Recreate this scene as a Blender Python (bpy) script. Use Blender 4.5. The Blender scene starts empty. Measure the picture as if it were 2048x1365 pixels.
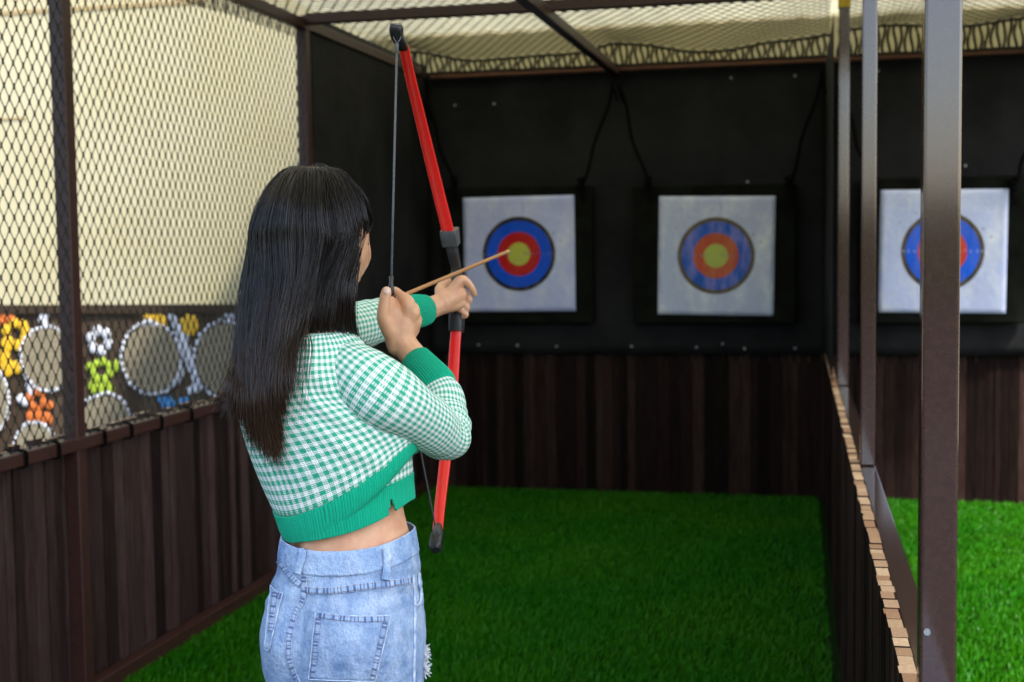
import bpy, bmesh, math, random
import numpy as np
from mathutils import Vector, noise
from mathutils.bvhtree import BVHTree

random.seed(7)
rng = np.random.default_rng(7)
S = bpy.context.scene
COL = S.collection

# ------------------------------------------------------------------ camera
F_PX, YAW, PITCH, ROLL, EYE = 2693.0, 0.2301, 0.0689, -0.0128, 1.5
_r0 = np.array([math.cos(YAW), math.sin(YAW), 0.0])
_g = np.array([-math.sin(YAW), math.cos(YAW), 0.0])
_z = np.array([0.0, 0.0, 1.0])
FWD = _g * math.cos(PITCH) - _z * math.sin(PITCH)
_u0 = _g * math.sin(PITCH) + _z * math.cos(PITCH)
RGT = math.cos(ROLL) * _r0 + math.sin(ROLL) * _u0
UPV = math.cos(ROLL) * _u0 - math.sin(ROLL) * _r0
CAM = np.array([0.0, 0.0, EYE])
cd = bpy.data.cameras.new('camera')
cam = bpy.data.objects.new('camera', cd)
COL.objects.link(cam)
S.camera = cam
from mathutils import Matrix
cam.matrix_world = Matrix(((RGT[0], UPV[0], -FWD[0], 0), (RGT[1], UPV[1], -FWD[1], 0),
                           (RGT[2], UPV[2], -FWD[2], EYE), (0, 0, 0, 1)))
cd.sensor_width = 36.0
cd.lens = F_PX / 2048 * 36
cd.clip_start, cd.clip_end = 0.05, 2000
cd.dof.use_dof = True
cd.dof.focus_distance = 2.06
cd.dof.aperture_fstop = 5.6
cd.dof.aperture_blades = 7

# ------------------------------------------------------------------ light
CANOPY_Y0 = 0.7
SUN_EL, SUN_AZ = math.radians(52), math.radians(122)      # azimuth clockwise from +Y: sun behind the camera, to the right
W = bpy.data.worlds.new('World')
S.world = W
W.use_nodes = True
nt = W.node_tree
sky = nt.nodes.new('ShaderNodeTexSky')
sky.sky_type = 'NISHITA'
sky.sun_disc = False
sky.sun_elevation = SUN_EL
sky.sun_rotation = SUN_AZ
sky.air_density, sky.dust_density = 1.0, 2.5
bg = nt.nodes['Background']
bg.inputs['Strength'].default_value = 0.13
nt.links.new(sky.outputs[0], bg.inputs['Color'])
sd = bpy.data.lights.new('sun', 'SUN')
sd.energy = 2.3
sd.angle = math.radians(4.0)
sd.color = (1.0, 0.95, 0.86)
sun = bpy.data.objects.new('sun', sd)
COL.objects.link(sun)
sdir = Vector((math.sin(SUN_AZ) * math.cos(SUN_EL), math.cos(SUN_AZ) * math.cos(SUN_EL), math.sin(SUN_EL)))
sun.rotation_euler = sdir.to_track_quat('Z', 'Y').to_euler()
S.view_settings.view_transform = 'Standard'
S.view_settings.look = 'None'
S.view_settings.exposure = 2.05
S.view_settings.gamma = 1.0
S.cycles.max_bounces = 8
S.cycles.diffuse_bounces = 4

# ------------------------------------------------------------------ helpers
def ray(px, py):
    return FWD + RGT * (px - 1024) / F_PX - UPV * (py - 682.5) / F_PX
def at(px, py, d):            # a measured pixel at d metres along the view axis, as a point of the place
    return CAM + ray(px, py) * d
def onx(px, py, x):
    r = ray(px, py); return CAM + r * (x / r[0])
def ony(px, py, y):
    r = ray(px, py); return CAM + r * (y / r[1])

def tag(o, label=None, cat=None, group=None, kind=None):
    if label: o['label'] = label
    if cat: o['category'] = cat
    if group: o['group'] = group
    if kind: o['kind'] = kind
    return o

def empty(name, loc=(0, 0, 0)):
    o = bpy.data.objects.new(name, None)
    o.location = loc
    o.empty_display_size = 0.1
    COL.objects.link(o)
    return o

def obj(name, verts, faces, mats, parent=None, smooth=False, loc=None, uv=None, tone=None, mi=None, attr='tone'):
    me = bpy.data.meshes.new(name)
    v = np.asarray(verts, dtype=np.float64).reshape(-1, 3)
    if loc is not None: v = v - np.asarray(loc)
    if isinstance(faces, np.ndarray):
        n, k = faces.shape
        me.vertices.add(len(v)); me.vertices.foreach_set('co', v.astype(np.float32).ravel())
        me.loops.add(n * k); me.loops.foreach_set('vertex_index', faces.astype(np.int32).ravel())
        me.polygons.add(n)
        me.polygons.foreach_set('loop_start', np.arange(0, n * k, k, dtype=np.int32))
        me.update(calc_edges=True)
    else:
        me.from_pydata(v.tolist(), [], faces)
    if not isinstance(mats, (list, tuple)): mats = [mats]
    for m in mats: me.materials.append(m)
    if mi is not None: me.polygons.foreach_set('material_index', np.asarray(mi, dtype=np.int32))
    if uv is not None:      # per vertex uv
        ul = me.uv_layers.new(name='UVMap')
        li = np.empty(len(me.loops), dtype=np.int32); me.loops.foreach_get('vertex_index', li)
        ul.data.foreach_set('uv', np.asarray(uv, dtype=np.float32)[li].ravel())
    if tone is not None:
        a = me.attributes.new(attr, 'FLOAT', 'POINT')
        a.data.foreach_set('value', np.asarray(tone, dtype=np.float32))
    if smooth: me.polygons.foreach_set('use_smooth', np.ones(len(me.polygons), dtype=bool))
    me.update()
    o = bpy.data.objects.new(name, me)
    if loc is not None: o.location = loc
    COL.objects.link(o)
    if parent is not None:
        o.parent = parent
        pl = parent.location
        if parent.parent is not None: pl = pl + parent.parent.location
        if parent.parent is not None and parent.parent.parent is not None: pl = pl + parent.parent.parent.location
        o.location = Vector(o.location) - pl
    return o

class MB:
    def __init__(s): s.v = []; s.f = []; s.t = []; s.m = []
    def add(s, v, f, tone=0.0, m=0):
        b = len(s.v)
        s.v += [tuple(p) for p in v]; s.f += [tuple(i + b for i in q) for q in f]
        s.t += [tone] * len(v); s.m += [m] * len(f)
    def box(s, c, d, ax=None, tone=0.0, m=0, mtop=None):
        c = np.asarray(c, float)
        ax = np.eye(3) if ax is None else np.asarray(ax)
        v = [c + ax[0] * d[0] / 2 * i + ax[1] * d[1] / 2 * j + ax[2] * d[2] / 2 * k for i in (-1, 1) for j in (-1, 1) for k in (-1, 1)]
        f = [(0, 1, 3, 2), (4, 6, 7, 5), (0, 4, 5, 1), (2, 3, 7, 6), (0, 2, 6, 4), (1, 5, 7, 3)]
        n0 = len(s.m)
        s.add(v, f, tone, m)
        if mtop is not None: s.m[n0 + 5] = mtop
    def tube(s, pts, r, n=8, tone=0.0, m=0, caps=True):
        V, Q = tube_np(pts, r, n, caps)
        s.add(V, Q, tone, m)
    def build(s, name, mats, parent=None, smooth=False, bevel=0.0, loc=None):
        o = obj(name, s.v, s.f, mats, parent, smooth, loc=loc, tone=s.t, mi=s.m)
        if bevel:
            b = o.modifiers.new('bevel', 'BEVEL'); b.width = bevel; b.segments = 2; b.limit_method = 'ANGLE'
        return o

def frames(P):
    P = np.asarray(P, float)
    T = np.gradient(P, axis=0); T /= np.linalg.norm(T, axis=1)[:, None] + 1e-12
    a = np.array([0, 0, 1.0]) if abs(T[0][2]) < .9 else np.array([1.0, 0, 0])
    n = np.cross(T[0], a); n /= np.linalg.norm(n)
    N = [n]
    for i in range(1, len(P)):
        n = N[-1] - T[i] * (N[-1] @ T[i]); n /= np.linalg.norm(n) + 1e-12
        N.append(n)
    N = np.array(N)
    return T, N, np.cross(T, N)

def tube_np(pts, r, n=8, caps=True):
    P = np.asarray(pts, float); k = len(P)
    R = np.full(k, r) if np.isscalar(r) else np.asarray(r, float)
    T, N, B = frames(P)
    a = np.arange(n) * 2 * math.pi / n
    V = P[:, None] + R[:, None, None] * (N[:, None] * np.cos(a)[None, :, None] + B[:, None] * np.sin(a)[None, :, None])
    V = V.reshape(-1, 3).tolist()
    Q = [(i * n + j, i * n + (j + 1) % n, (i + 1) * n + (j + 1) % n, (i + 1) * n + j) for i in range(k - 1) for j in range(n)]
    if caps:
        Q += [tuple(range(n))[::-1], tuple((k - 1) * n + j for j in range(n))]
    return V, Q

def cr(P, n):                # Catmull-Rom through rows of P, n samples per span
    P = np.asarray(P, float)
    Q = np.vstack([2 * P[0] - P[1], P, 2 * P[-1] - P[-2]])
    out = []
    for i in range(1, len(Q) - 2):
        for t in np.arange(n) / n:
            p0, p1, p2, p3 = Q[i - 1], Q[i], Q[i + 1], Q[i + 2]
            out.append(.5 * (2 * p1 + (p2 - p0) * t + (2 * p0 - 5 * p1 + 4 * p2 - p3) * t * t + (3 * p1 - p0 - 3 * p2 + p3) * t ** 3))
    out.append(P[-1])
    return np.array(out)

def grid_faces(nr, nc):
    i = np.arange(nr - 1)[:, None] * nc; j = np.arange(nc - 1)[None, :]
    a = (i + j).ravel()
    return np.stack([a, a + 1, a + nc + 1, a + nc], 1)

def prisms(A, B, r, n=3):    # many thin straight strands at once
    A = np.asarray(A, float); B = np.asarray(B, float)
    T = B - A; T /= np.linalg.norm(T, axis=1)[:, None] + 1e-12
    ref = np.where(np.abs(T[:, 2:3]) < .9, np.array([[0, 0, 1.0]]), np.array([[1.0, 0, 0]]))
    N = np.cross(T, ref); N /= np.linalg.norm(N, axis=1)[:, None]
    Bn = np.cross(T, N)
    a = np.arange(n) * 2 * math.pi / n
    off = r * (N[:, None] * np.cos(a)[None, :, None] + Bn[:, None] * np.sin(a)[None, :, None])
    V = np.concatenate([A[:, None] + off, B[:, None] + off], 1)          # (k,2n,3)
    k = len(A); base = (np.arange(k) * 2 * n)[:, None]
    Q = np.concatenate([np.stack([base[:, 0] + j, base[:, 0] + (j + 1) % n, base[:, 0] + n + (j + 1) % n, base[:, 0] + n + j], 1) for j in range(n)], 0)
    return V.reshape(-1, 3), Q

# ------------------------------------------------------------------ materials
def nodes(name):
    m = bpy.data.materials.new(name); m.use_nodes = True
    t = m.node_tree
    return m, t, t.nodes['Principled BSDF'], t.nodes['Material Output']
def link(t, a, b): t.links.new(a, b)
def N(t, typ, **kw):
    n = t.nodes.new(typ)
    for k, v in kw.items():
        if k in n.inputs: n.inputs[k].default_value = v
        else: setattr(n, k, v)
    return n
def rgba(c): return (c[0], c[1], c[2], 1.0)
def mix(t, fac, a, b, blend='MIX'):
    n = t.nodes.new('ShaderNodeMix'); n.data_type = 'RGBA'; n.blend_type = blend
    for s, v in ((n.inputs[0], fac), (n.inputs[6], a), (n.inputs[7], b)):
        if hasattr(v, 'is_output'): t.links.new(v, s)
        elif isinstance(v, (int, float)): s.default_value = v
        else: s.default_value = rgba(v)
    return n.outputs[2]
def math_(t, op, a, b=None, c=None):
    n = t.nodes.new('ShaderNodeMath'); n.operation = op
    for i, v in enumerate((a, b, c)):
        if v is None: continue
        if hasattr(v, 'is_output'): t.links.new(v, n.inputs[i])
        else: n.inputs[i].default_value = v
    return n.outputs[0]
def coords(t, kind='Object', scale=(1, 1, 1)):
    tc = t.nodes.new('ShaderNodeTexCoord'); mp = t.nodes.new('ShaderNodeMapping')
    mp.inputs['Scale'].default_value = scale
    t.links.new(tc.outputs[kind], mp.inputs['Vector'])
    return mp.outputs[0]
def noise_(t, vec, scale, detail=4, rough=.6, lo=.3, hi=.7):
    n = t.nodes.new('ShaderNodeTexNoise'); n.inputs['Scale'].default_value = scale
    n.inputs['Detail'].default_value = detail; n.inputs['Roughness'].default_value = rough
    t.links.new(vec, n.inputs['Vector'])
    r = t.nodes.new('ShaderNodeMapRange'); r.inputs[1].default_value = lo; r.inputs[2].default_value = hi
    t.links.new(n.outputs[0], r.inputs[0])
    return r.outputs[0]
def bump(t, bsdf, h, strength=.3, dist=.01):
    b = t.nodes.new('ShaderNodeBump'); b.inputs['Strength'].default_value = strength; b.inputs['Distance'].default_value = dist
    t.links.new(h, b.inputs['Height']); t.links.new(b.outputs[0], bsdf.inputs['Normal'])

def mat(name, c1, c2=None, rough=.6, spec=.5, scale=20, stretch=(1, 1, 1), bmp=0.0, bdist=.004, bscale=None, lo=.35, hi=.65, coat=0.0, sheen=0.0, rvar=0.0):
    m, t, b, o = nodes(name)
    b.inputs['Base Color'].default_value = rgba(c1)
    b.inputs['Roughness'].default_value = rough
    b.inputs['Specular IOR Level'].default_value = spec
    b.inputs['Coat Weight'].default_value = coat
    b.inputs['Sheen Weight'].default_value = sheen
    v = coords(t, 'Object', stretch)
    if c2 is not None:
        n = noise_(t, v, scale, lo=lo, hi=hi)
        link(t, mix(t, n, c1, c2), b.inputs['Base Color'])
        if rvar:
            link(t, math_(t, 'MULTIPLY_ADD', n, rvar, rough), b.inputs['Roughness'])
    if bmp:
        h = noise_(t, v, bscale or scale * 2, lo=0, hi=1)
        bump(t, b, h, bmp, bdist)
    return m

def wood_mat(name, dark, mid, light, sc=(9, 9, .9)):
    m, t, b, o = nodes(name)
    v = coords(t, 'Object', sc)
    at_ = N(t, 'ShaderNodeAttribute', attribute_name='tone')
    g = noise_(t, v, 7, 6, .7, .3, .7)
    g2 = noise_(t, coords(t, 'Object', (40, 40, 2.2)), 4, 4, .7, .3, .7)
    tn = at_.outputs['Fac']
    c = mix(t, tn, dark, mid)
    c = mix(t, math_(t, 'MULTIPLY', g, math_(t, 'MULTIPLY_ADD', tn, .75, .12)), c, light)
    c = mix(t, math_(t, 'MULTIPLY', g2, .5), c, dark)
    link(t, c, b.inputs['Base Color'])
    b.inputs['Roughness'].default_value = .62
    b.inputs['Specular IOR Level'].default_value = .06
    bump(t, b, math_(t, 'ADD', g, g2), .5, .003)
    return m
WOOD = wood_mat('stained_wood', (.0036, .0016, .0012), (.026, .0095, .0068), (.076, .048, .040))
WOOD_L = wood_mat('weathered_stained_wood', (.0095, .0048, .0042), (.045, .021, .018), (.115, .080, .074))
RAW = wood_mat('sawn_wood', (.30, .16, .09), (.66, .46, .29), (.74, .55, .36), sc=(20, 20, 20))
STEEL = mat('brown_paint', (.034, .0125, .009), (.046, .019, .0145), rough=.6, spec=.1, scale=90, bmp=.10, bdist=.002, bscale=160, rvar=.08, coat=1.0)
for _n in [STEEL.node_tree.nodes['Principled BSDF']]:
    _n.inputs['Coat IOR'].default_value = 1.8; _n.inputs['Coat Roughness'].default_value = .10
STEEL2 = mat('brown_paint_red', (.030, .010, .008), (.05, .018, .014), rough=.45, spec=.5, scale=60, bmp=.1, bdist=.002)
TARP = mat('black_tarp', (.0052, .0053, .0057), (.0155, .0157, .0166), rough=.75, spec=.16, scale=2.2, bmp=.25, bdist=.02, bscale=9)
FOAM = mat('dark_foam', (.0030, .0034, .0027), (.0080, .0098, .0062), rough=.9, spec=.1, scale=9, bmp=.4, bdist=.004, bscale=120)
CORD = mat('black_cord', (.0014, .0014, .0014), (.004, .004, .004), rough=.9, spec=.05, scale=120)
NETM = mat('net_cord', (.014, .013, .009), (.030, .028, .018), rough=.75, spec=.25, scale=90)
METAL = mat('screw_metal', (.34, .36, .38), (.2, .21, .22), rough=.35, spec=.8, scale=200)
# ------------------------------------------------------------------ the setting
XL, YB, ZW, ZC = -2.40, 8.02, 0.862, 2.565        # left wall, back wall, plank height, ceiling
g_mat = mat('ground_earth', (.018, .018, .014), (.030, .029, .024), rough=.95, spec=.1, scale=3, bmp=.3)
tag(obj('ground', [(-400, -400, 0), (400, -400, 0), (400, 600, 0), (-400, 600, 0)], [(0, 1, 2, 3)], g_mat), kind='structure')
pv_mat = mat('paving_concrete', (.040, .038, .035), (.030, .029, .027), rough=.9, spec=.2, scale=6, bmp=.2)
tag(obj('paving', [(-2.4, -8, .004), (12, -8, .004), (12, 1.2, .004), (-2.4, 1.2, .004)], [(0, 1, 2, 3)], pv_mat), kind='structure')
t_mat = mat('turf_base', (.002, .012, .0015), (.004, .022, .002), rough=.9, spec=.1, scale=30)
tag(obj('turf_floor', [(-2.4, 1.2, .006), (4.2, 1.2, .006), (4.2, YB, .006), (-2.4, YB, .006)], [(0, 1, 2, 3)], t_mat), kind='structure')

# synthetic grass
def grass():
    n = 340000
    x = rng.uniform(-2.37, 3.1, n); y = rng.uniform(3.7, YB - .03, n)
    keep = np.abs(x - (.17 - .02 * y)) > .06
    x, y = x[keep], y[keep]; n = len(x)
    a = rng.uniform(0, 6.283, n); h = rng.uniform(.018, .036, n); w = rng.uniform(.0016, .003, n)
    la = rng.normal(.5, .9, n); ln = rng.uniform(.004, .022, n)
    base = np.stack([x, y, np.full(n, .006)], 1)
    s = np.stack([np.cos(a), np.sin(a), 0 * a], 1) * w[:, None]
    tip = base + np.stack([np.cos(la) * ln, np.sin(la) * ln, h], 1)
    midp = base * .5 + tip * .5 + np.array([0, 0, .004])
    V = np.stack([base - s, base + s, midp + s * .8, midp - s * .8, tip], 1).reshape(-1, 3)
    b = np.arange(n) * 5
    Q = np.concatenate([np.stack([b, b + 1, b + 2, b + 3], 1)]); 
    T = np.stack([b + 3, b + 2, b + 4, b + 4], 1)
    me = bpy.data.meshes.new('grass')
    me.vertices.add(len(V)); me.vertices.foreach_set('co', V.astype(np.float32).ravel())
    li = np.concatenate([Q.ravel(), T[:, :3].ravel()])
    me.loops.add(len(li)); me.loops.foreach_set('vertex_index', li.astype(np.int32))
    me.polygons.add(2 * n)
    me.polygons.foreach_set('loop_start', np.concatenate([np.arange(n) * 4, 4 * n + np.arange(n) * 3]).astype(np.int32))
    me.update(calc_edges=True)
    at_ = me.attributes.new('tone', 'FLOAT', 'POINT')
    at_.data.foreach_set('value', np.repeat(rng.uniform(0, 1, n), 5).astype(np.float32))
    m, t, bs, o = nodes('grass_blades')
    f = N(t, 'ShaderNodeAttribute', attribute_name='tone').outputs['Fac']
    big = noise_(t, coords(t, 'Object'), 1.3, 3, .6, .40, .62)
    c = mix(t, f, (.006, .088, .0006), (.020, .155, .0012))
    c = mix(t, math_(t, 'MULTIPLY', big, .6), c, (.034, .150, .0010))
    link(t, c, bs.inputs['Base Color'])
    bs.inputs['Roughness'].default_value = .42; bs.inputs['Specular IOR Level'].default_value = .12
    me.materials.append(m)
    ob = bpy.data.objects.new('grass', me); COL.objects.link(ob)
    tag(ob, kind='stuff')
grass()

# added unseen green rise behind the camera, shapes the reflection in the glossy posts
hv = []
for i, x in enumerate(np.linspace(-90, 90, 61)):
    h = 2.6 + 1.1 * noise.noise(Vector((x * .09, 3, 0))) + .4 * noise.noise(Vector((x * .4, 7, 0)))
    for (yy, zz) in ((-26, -.05), (-28.5, h * .75), (-33, h), (-60, h * 1.05)): hv.append((x, yy, zz))
tag(obj('reflection_rise', hv, grid_faces(61, 4), mat('reflection_rise_green', (.012, .028, .008), (.03, .05, .016), rough=.95, spec=.05, scale=.6), None, True), kind='structure')

# plank fences
def plank_run(mb, p0, p1, zt, depth=.022, wmin=.055, wmax=.10, jit=.004, ztj=0.0, raw=False, z0=.0, tj=.22, gap=.0025):
    p0 = np.array([p0[0], p0[1], 0.0]); p1 = np.array([p1[0], p1[1], 0.0])
    L = np.linalg.norm(p1 - p0); d = (p1 - p0) / L; nn = np.array([-d[1], d[0], 0])
    s = 0.0
    while s < L - .01:
        w = min(random.uniform(wmin, wmax), L - s)
        dz = random.uniform(-ztj, ztj); t = depth * random.uniform(1 - tj, 1 + tj)
        c = p0 + d * (s + w / 2) + nn * random.uniform(-jit, jit)
        h = zt + dz - z0
        mb.box((c[0], c[1], z0 + h / 2), (w - gap, t, h), ax=[d, nn, _z], tone=random.random() ** 1.4, m=0, mtop=1 if raw else 0)
        s += w

def fence(name, p0, p1, label, rail=None, brail=None, wood=WOOD, raw=True, ztj=.0, zt=ZW, loc=None, **kw):
    root = empty(name, loc or ((p0[0] + p1[0]) / 2, (p0[1] + p1[1]) / 2, 0))
    mb = MB(); plank_run(mb, p0, p1, zt, raw=raw, ztj=ztj, **kw)
    q0 = np.array([p0[0], p0[1], 0.0]); q1 = np.array([p1[0], p1[1], 0.0]); dd = (q1 - q0) / np.linalg.norm(q1 - q0)
    mb.box((q0 + q1) / 2 + _z * (zt - .05) / 2, (np.linalg.norm(q1 - q0), .006, zt - .05), ax=[dd, np.array([-dd[1], dd[0], 0]), _z], tone=0)  # added dark backing sheet, stops light leaking between the planks
    mb.build('plank_panel', [wood, RAW], root, bevel=0)
    for nm, r in (('top_rail', rail), ('bottom_rail', brail)):
        if r:
            m = MB(); m.box(r[0], r[1], ax=r[2] if len(r) > 2 else None)
            m.build(nm, STEEL2 if nm == 'bottom_rail' or len(r) < 4 else r[3], root, bevel=.004)
    return tag(root, label, 'fence')
lf = fence('plank_fence', (XL - .045, 1.0), (XL - .045, YB + .04), 'dark stained plank side fence below the netting with a brown steel top rail',
      rail=((XL, 4.0, .878), (.05, 7.9, .042)), brail=((XL + .005, 4.5, .035), (.05, 7.0, .07)), zt=.905, ztj=.012, wood=WOOD_L, wmin=.04, wmax=.085)
def ties(root, pts):
    for (p, ax) in pts:
        m = MB()
        a = np.linspace(0, 2 * math.pi, 13)
        u, w = ax
        for k in range(3):
            off = np.cross(u, w) * (k - 1) * .006
            m.tube([np.asarray(p) + off + u * .031 * np.sign(math.cos(q)) * abs(math.cos(q)) ** .4 + w * .027 * np.sign(math.sin(q)) * abs(math.sin(q)) ** .4 for q in a], .0028, 5)
        m.build('cord_tie', CORD, root, smooth=True)
ties(lf, [((XL, y, .878), (np.array([1.0, 0, 0]), np.array([0, 0, 1.0]))) for y in (3.42, 3.62, 3.80, 4.08, 4.26, 4.48, 4.72, 4.98, 5.3, 5.65)])
fence('plank_fence', (XL - .03, YB), (.0, YB), 'dark brown vertical plank fence below the two left targets at the back of the range', raw=False, zt=ZW, wmin=.035, wmax=.075)
fence('plank_fence', (.0, YB), (4.2, YB), 'dark vertical plank fence at the back of the right-hand lane beyond the near post', raw=False, zt=ZW, wmin=.035, wmax=.075)
PX = lambda y: .145 - .0195 * y
pd = np.array([PX(8) - PX(1), 7.0, 0]); pd /= np.linalg.norm(pd); pn = np.array([pd[1], -pd[0], 0])
mid = np.array([PX(4.3) + .047, 4.3, .842])
fence('plank_fence', (PX(1.72) + .012, 1.72), (PX(YB) + .012, YB - .02), 'waist-high partition of dark planks with raw sawn tops between the two lanes',
      rail=(mid, (.045, 7.2, .048), [pn, pd, _z], STEEL), zt=.872, ztj=.003, jit=.002, depth=.024, wmin=.035, wmax=.075, tj=.07, gap=.0012)

# posts and beams
def post(x, y, z0, z1, s, label, group, ax=None, m=STEEL, bolts=()):
    mb = MB(); mb.box((x, y, (z0 + z1) / 2), (s, s, z1 - z0), ax=ax)
    o = mb.build('steel_post', m, None, bevel=.004, loc=(x, y, z0))
    tag(o, label, 'post', group)
    for (bx, by, bz) in bolts:
        b = MB(); b.tube([(bx, by, bz), (bx, by - .004, bz)], .0045, 10)
        b.build('screw', METAL, o)
    return o
G = 'brown steel posts of the cage'
post(XL - .005, 3.95, 0, 2.6, .052, 'brown square post in the side netting, left of the archer', G, m=STEEL2)
post(XL - .005, 6.03, 0, 2.6, .052, 'brown post where the side netting meets the black tarp', G, m=STEEL2)
pax = [pn, pd, _z]
post(.145, 1.86, 0, 2.75, .047, 'wide near post of glossy brown steel covering the middle of the third target', G, ax=pax, bolts=[(.131, 1.835, .985)])
post(PX(3.96) + .047, 3.96, .867, 2.75, .041, 'slim brown post standing on the partition rail with a weld seam at its foot', G, ax=pax)
post(PX(6.2) + .047, 6.2, .867, 2.75, .047, 'far brown post on the partition rail with yellow tape at its top', G, ax=pax)
mb = MB()
for k in range(3):
    mb.box((PX(6.2) + .047, 6.2, 2.548 + k * .022), (.053, .053, .024), ax=pax)
tag(mb.build('tape', mat('yellow_tape', (.65, .45, .02), (.5, .33, .01), rough=.5, scale=40), None, bevel=.002, loc=(PX(6.2) + .047, 6.2, 2.54)), 'yellow tape wrapped around the top of the far post', 'tape')

def beam(name, c, d, label, m=STEEL2, ax=None):
    b = MB(); b.box(c, d, ax=ax)
    return tag(b.build(name, m, None, bevel=.004, loc=c), label, 'beam', 'beams of the cage roof')
beam('roof_beam', (-1.16, 6.03, ZC + .02), (2.44, .05, .05), 'brown cross beam over the lane, running from the side post to the partition')
beam('roof_beam', (2.1, 6.03, ZC + .02), (4.0, .05, .05), 'brown cross beam over the right-hand lane')
beam('roof_beam', (-1.215, 5.95, ZC - .035), (.05, 4.1, .05), 'brown beam running lengthwise down the middle of the lane ceiling')
beam('roof_beam', (XL, 5.0, ZC - .005), (.045, 5.9, .05), 'brown top beam along the upper edge of the side netting')
beam('roof_batten', (.9, YB - .075, ZC - .020), (6.5, .030, .028), 'thin reddish brown batten along the top of the back tarp', m=mat('rust_batten', (.16, .062, .03), (.10, .04, .02), rough=.7, scale=12))

# tarps
def tarp(o0, du, dv, nu, nv, label, amp=.012, seed=0, screws=(), off=(0, 0, 0)):
    o0, du, dv = map(lambda q: np.asarray(q, float), (o0, du, dv))
    nrm = np.cross(du, dv); nrm /= np.linalg.norm(nrm)
    V = []
    for j in range(nv + 1):
        for i in range(nu + 1):
            u, v = i / nu, j / nv
            p = o0 + du * u + dv * v
            w = noise.noise(Vector((p[0] * 1.1 + seed, p[1] * 1.1, p[2] * 1.1))) + .5 * noise.noise(Vector((p[0] * 3 + p[2] * 2 + seed, p[1] * 3 - p[2], p[2] * 2)))
            edge = min(1, 6 * min(u, 1 - u) + .15) * min(1, 6 * min(v, 1 - v) + .1)
            V.append(p + nrm * w * amp * edge)
    o = obj('tarp', V, grid_faces(nv + 1, nu + 1), TARP, None, True, loc=o0)
    sm = o.modifiers.new('thick', 'SOLIDIFY'); sm.thickness = .002
    for s in screws:
        b = MB(); s = np.asarray(s)
        b.tube([s + nrm * .004, s - nrm * .004], .0075, 10)
        b.build('screw_cap', METAL, o)
    return tag(o, label, 'tarp', 'black tarps lining the cage')
def bk(px, py): 
    p = ony(px, py, YB - .052); return p
tarp((XL + .012, YB - .05, .86), (2.40, 0, 0), (0, 0, ZC - .862), 48, 30, 'black back tarp behind the two left targets', seed=1,
     screws=[bk(*q) for q in ((957, 690), (1035, 691), (1113, 693), (1263, 693), (1393, 695), (1445, 688), (1489, 698), (1590, 697), (910, 211), (988, 208), (1462, 156), (1590, 152), (1495, 364))])
tarp((.02, YB - .05, .86), (4.1, 0, 0), (0, 0, ZC - .862), 60, 30, 'black back tarp behind the third target in the right-hand lane', seed=5,
     screws=[bk(*q) for q in ((1756, 142), (1747, 332), (1931, 332), (1914, 682))])
tarp((XL + .012, 6.07, .88), (0, 1.92, 0), (0, 0, ZC - .83), 40, 30, 'black tarp on the left side wall beyond the netting', seed=9, amp=.016)
tarp((PX(6.22) + .004, 6.24, .88), (PX(8) - PX(6.22) - .002, 1.74, 0), (0, 0, ZC - .92), 40, 24, 'black tarp hung along the partition behind the far post', seed=13)

# diamond netting
def net(name, U, V, f, du, dv, label, r=.0026, cat='net', jit=.0022, kn=.0056, klen=.012, edge=False):
    nu, nv = int(U / (du / 2)), int(V / (dv / 2))
    P = {}
    I, J = np.meshgrid(np.arange(nu + 1), np.arange(nv + 1), indexing='ij')
    u = I * du / 2 + rng.normal(0, jit * .35, I.shape); v = J * dv / 2 + rng.normal(0, jit * .45, I.shape)
    X = f(u, v)
    ok = (I + J) % 2 == 0
    A, B = [], []
    for di in (-1, 1):
        src = ok & (I + di >= 0) & (I + di <= nu) & (J + 1 <= nv)
        i, j = I[src], J[src]
        A.append(X[i, j]); B.append(X[i + di, j + 1])
    A = np.concatenate(A); B = np.concatenate(B)
    V1, Q1 = prisms(A, B, r, 4)
    K = X[ok]
    dirv = f(u, v + .01) - X; dirv = dirv[ok]; dirv /= np.linalg.norm(dirv, axis=1)[:, None]
    V2, Q2 = prisms(K - dirv * klen, K + dirv * klen, kn, 4)
    if edge:        # the end of the net hangs bunched from its last row
        top = f(np.arange(0, U, du / 2), np.full(int(math.ceil(U / (du / 2))), V))
        A, B = [], []
        for k, p in enumerate(top):
            zz = np.linspace(p[2] + .01, min(p[2] - .02, ZC - .02), 7)
            q = [p + np.array([.008 * math.sin(k * 1.7 + i * .8), .012 * math.sin(k * .6 + i), z_ - p[2]]) for i, z_ in enumerate(zz)]
            A += q[:-1]; B += q[1:]
            if k: A += prev[::6]; B += q[::6]
            prev = q
        Ve, Qe = prisms(A, B, .0085, 4)
    o = obj(name, np.concatenate([V1, V2]), np.concatenate([Q1, Q2 + len(V1)]), NETM, None, True)
    if edge: obj('net_edge', Ve, Qe, NETM, o, True)
    return tag(o, label, cat)
def sidewall(y0):
    def f(u, v):
        y = y0 + u; z = .895 + v
        x = XL + .004 + .012 * np.sin(u * 2.3 + 1) * np.sin(v * 1.7) 
        return np.stack([x, y, z], -1)
    return f
NETKW = dict(r=.0021, kn=.0046, klen=.009)
net('net', 2.95, 1.66, sidewall(.98), .050, .0715, 'black diamond netting left of the side post, nearest the camera', **NETKW)
net('net', 2.04, 1.66, sidewall(3.98), .050, .0715, 'black diamond netting between the side post and the black tarp', **NETKW)
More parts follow.
